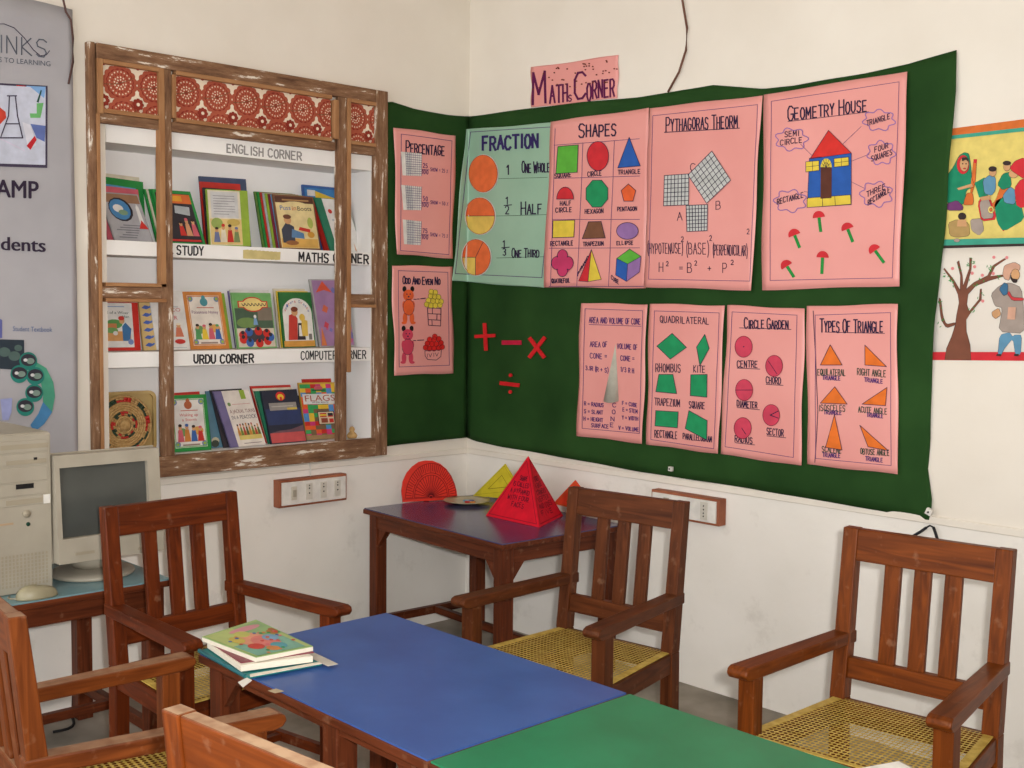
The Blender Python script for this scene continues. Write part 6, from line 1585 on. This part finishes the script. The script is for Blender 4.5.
mid = [(xm - .16, (yA + yB) / 2 + (p[0] - (yA + yB) / 2) * .94, (zbm + ztm) / 2 + (p[1] - (zbm + ztm) / 2) * .94) for p in out]
end = [(xm - .36, *p) for p in ci]
mb = MB(); mb.add(a_ + mid + end, [(i, 4 + i, 4 + (i + 1) % 4, (i + 1) % 4) for i in range(4)] + [(4 + i, 8 + i, 8 + (i + 1) % 4, 4 + (i + 1) % 4) for i in range(4)] + [(8, 9, 10, 11), (3, 2, 1, 0)], M_PLASTIC); mb.build('tube_housing', t, bevel=.004)
mb = MB(); mb.lathe([(.001, .001), (.128, .001), (.132, .006), (.128, .014), (.10, .020), (.06, .026), (.001, .028)], (mb_c.x, ym, TZ), M_PLASTIC, 40); mb.build('base', t)
mb = MB(); mb.lathe([(.06, .026), (.075, .045), (.085, max(.055, zbm - TZ + .012))], (mb_c.x, ym, TZ), M_PLASTIC, 24); mb.build('swivel_neck', t)
mb = MB(); pB = on_x((140, 548.5), xm); mb.box((xm - .004, pB.y - .006, pB.z - .004), (xm + .002, pB.y + .006, pB.z + .004), M_PLASTIC_D); pB = on_x((85, 553), xm); mb.box((xm - .004, pB.y - .03, pB.z - .004), (xm + .0008, pB.y + .03, pB.z + .004), M_PLASTIC_D); mb.build('front_buttons', t)

# mouse with its cable
mp_ = on_z((37, 597.5), TZ); mp_.x = min(mp_.x, .705)
t = empty('computer_mouse', (mp_.x, mp_.y, TZ)); tag(t, 'beige computer mouse in front of the tower on the grey-blue table', 'mouse')
mb = MB(); vs = []; fs = []; n1, n2 = 12, 20
for i in range(n1 + 1):
    f = i / n1
    for j in range(n2):
        a = 2 * math.pi * j / n2; rr_ = math.cos(f * math.pi / 2) ** .55
        vs.append((.034 * rr_ * math.cos(a), .062 * rr_ * math.sin(a), .001 + .036 * math.sin(f * math.pi / 2) * (1 - .12 * math.sin(a))))
for i in range(n1):
    for j in range(n2): fs.append((i * n2 + j, i * n2 + (j + 1) % n2, (i + 1) * n2 + (j + 1) % n2, (i + 1) * n2 + j))
fs.append(tuple(range(n2))[::-1]); mb.add(vs, fs, flat((152, 144, 116), .4, .4), True); mb.build('mouse_body', t)
MB().box((-.0012, -.050, .030), (.0012, -.012, .0352), M_PLASTIC_D).build('button_gap', t)
MB().tube([(0, -.060, .006), (-.015, -.070, .004), (-.035, -.072, .004), (-.052, -.060, .004)], .002, M_PLASTIC_D).build('mouse_cable', t)
# keyboard edge left of the mouse
kb = on_z((14, 604), TZ)
t = empty('keyboard', (kb.x, kb.y - .24, TZ)); tag(t, 'dark keyboard on the computer table cut by the left picture edge', 'keyboard')
MB().prism([(-.02, .001), (.0, .001), (.0, .012), (-.15, .022), (-.15, .001)], 1, -.21, .21, flat((60, 56, 56))).build('keyboard_body', t, bevel=.002)
mb = MB()
for i in range(4):
    for j in range(14): x_ = -.02 - .032 * i; zk = .012 + .01 * (-x_ / .15); mb.box((x_ - .024, -.20 + .0285 * j, zk), (x_, -.20 + .0285 * j + .024, zk + .006), M_BLACK)
mb.build('keys', t)
# power cord on the floor
a, b = on_z((53, 732), .006), on_z((80, 715), .006)
pts = [a + (b - a) * s + Vector((.0, 0, .0)) + Vector((.03 * math.sin(s * 5), .02 * math.sin(s * 4), 0)) for s in [i / 8 for i in range(9)]] + [Vector((.02, b.y + .02, .10))]
tag(MB().tube(pts, .005, M_BLACK).build('power_cord'), 'black cord lying on the floor under the computer table', 'cord')
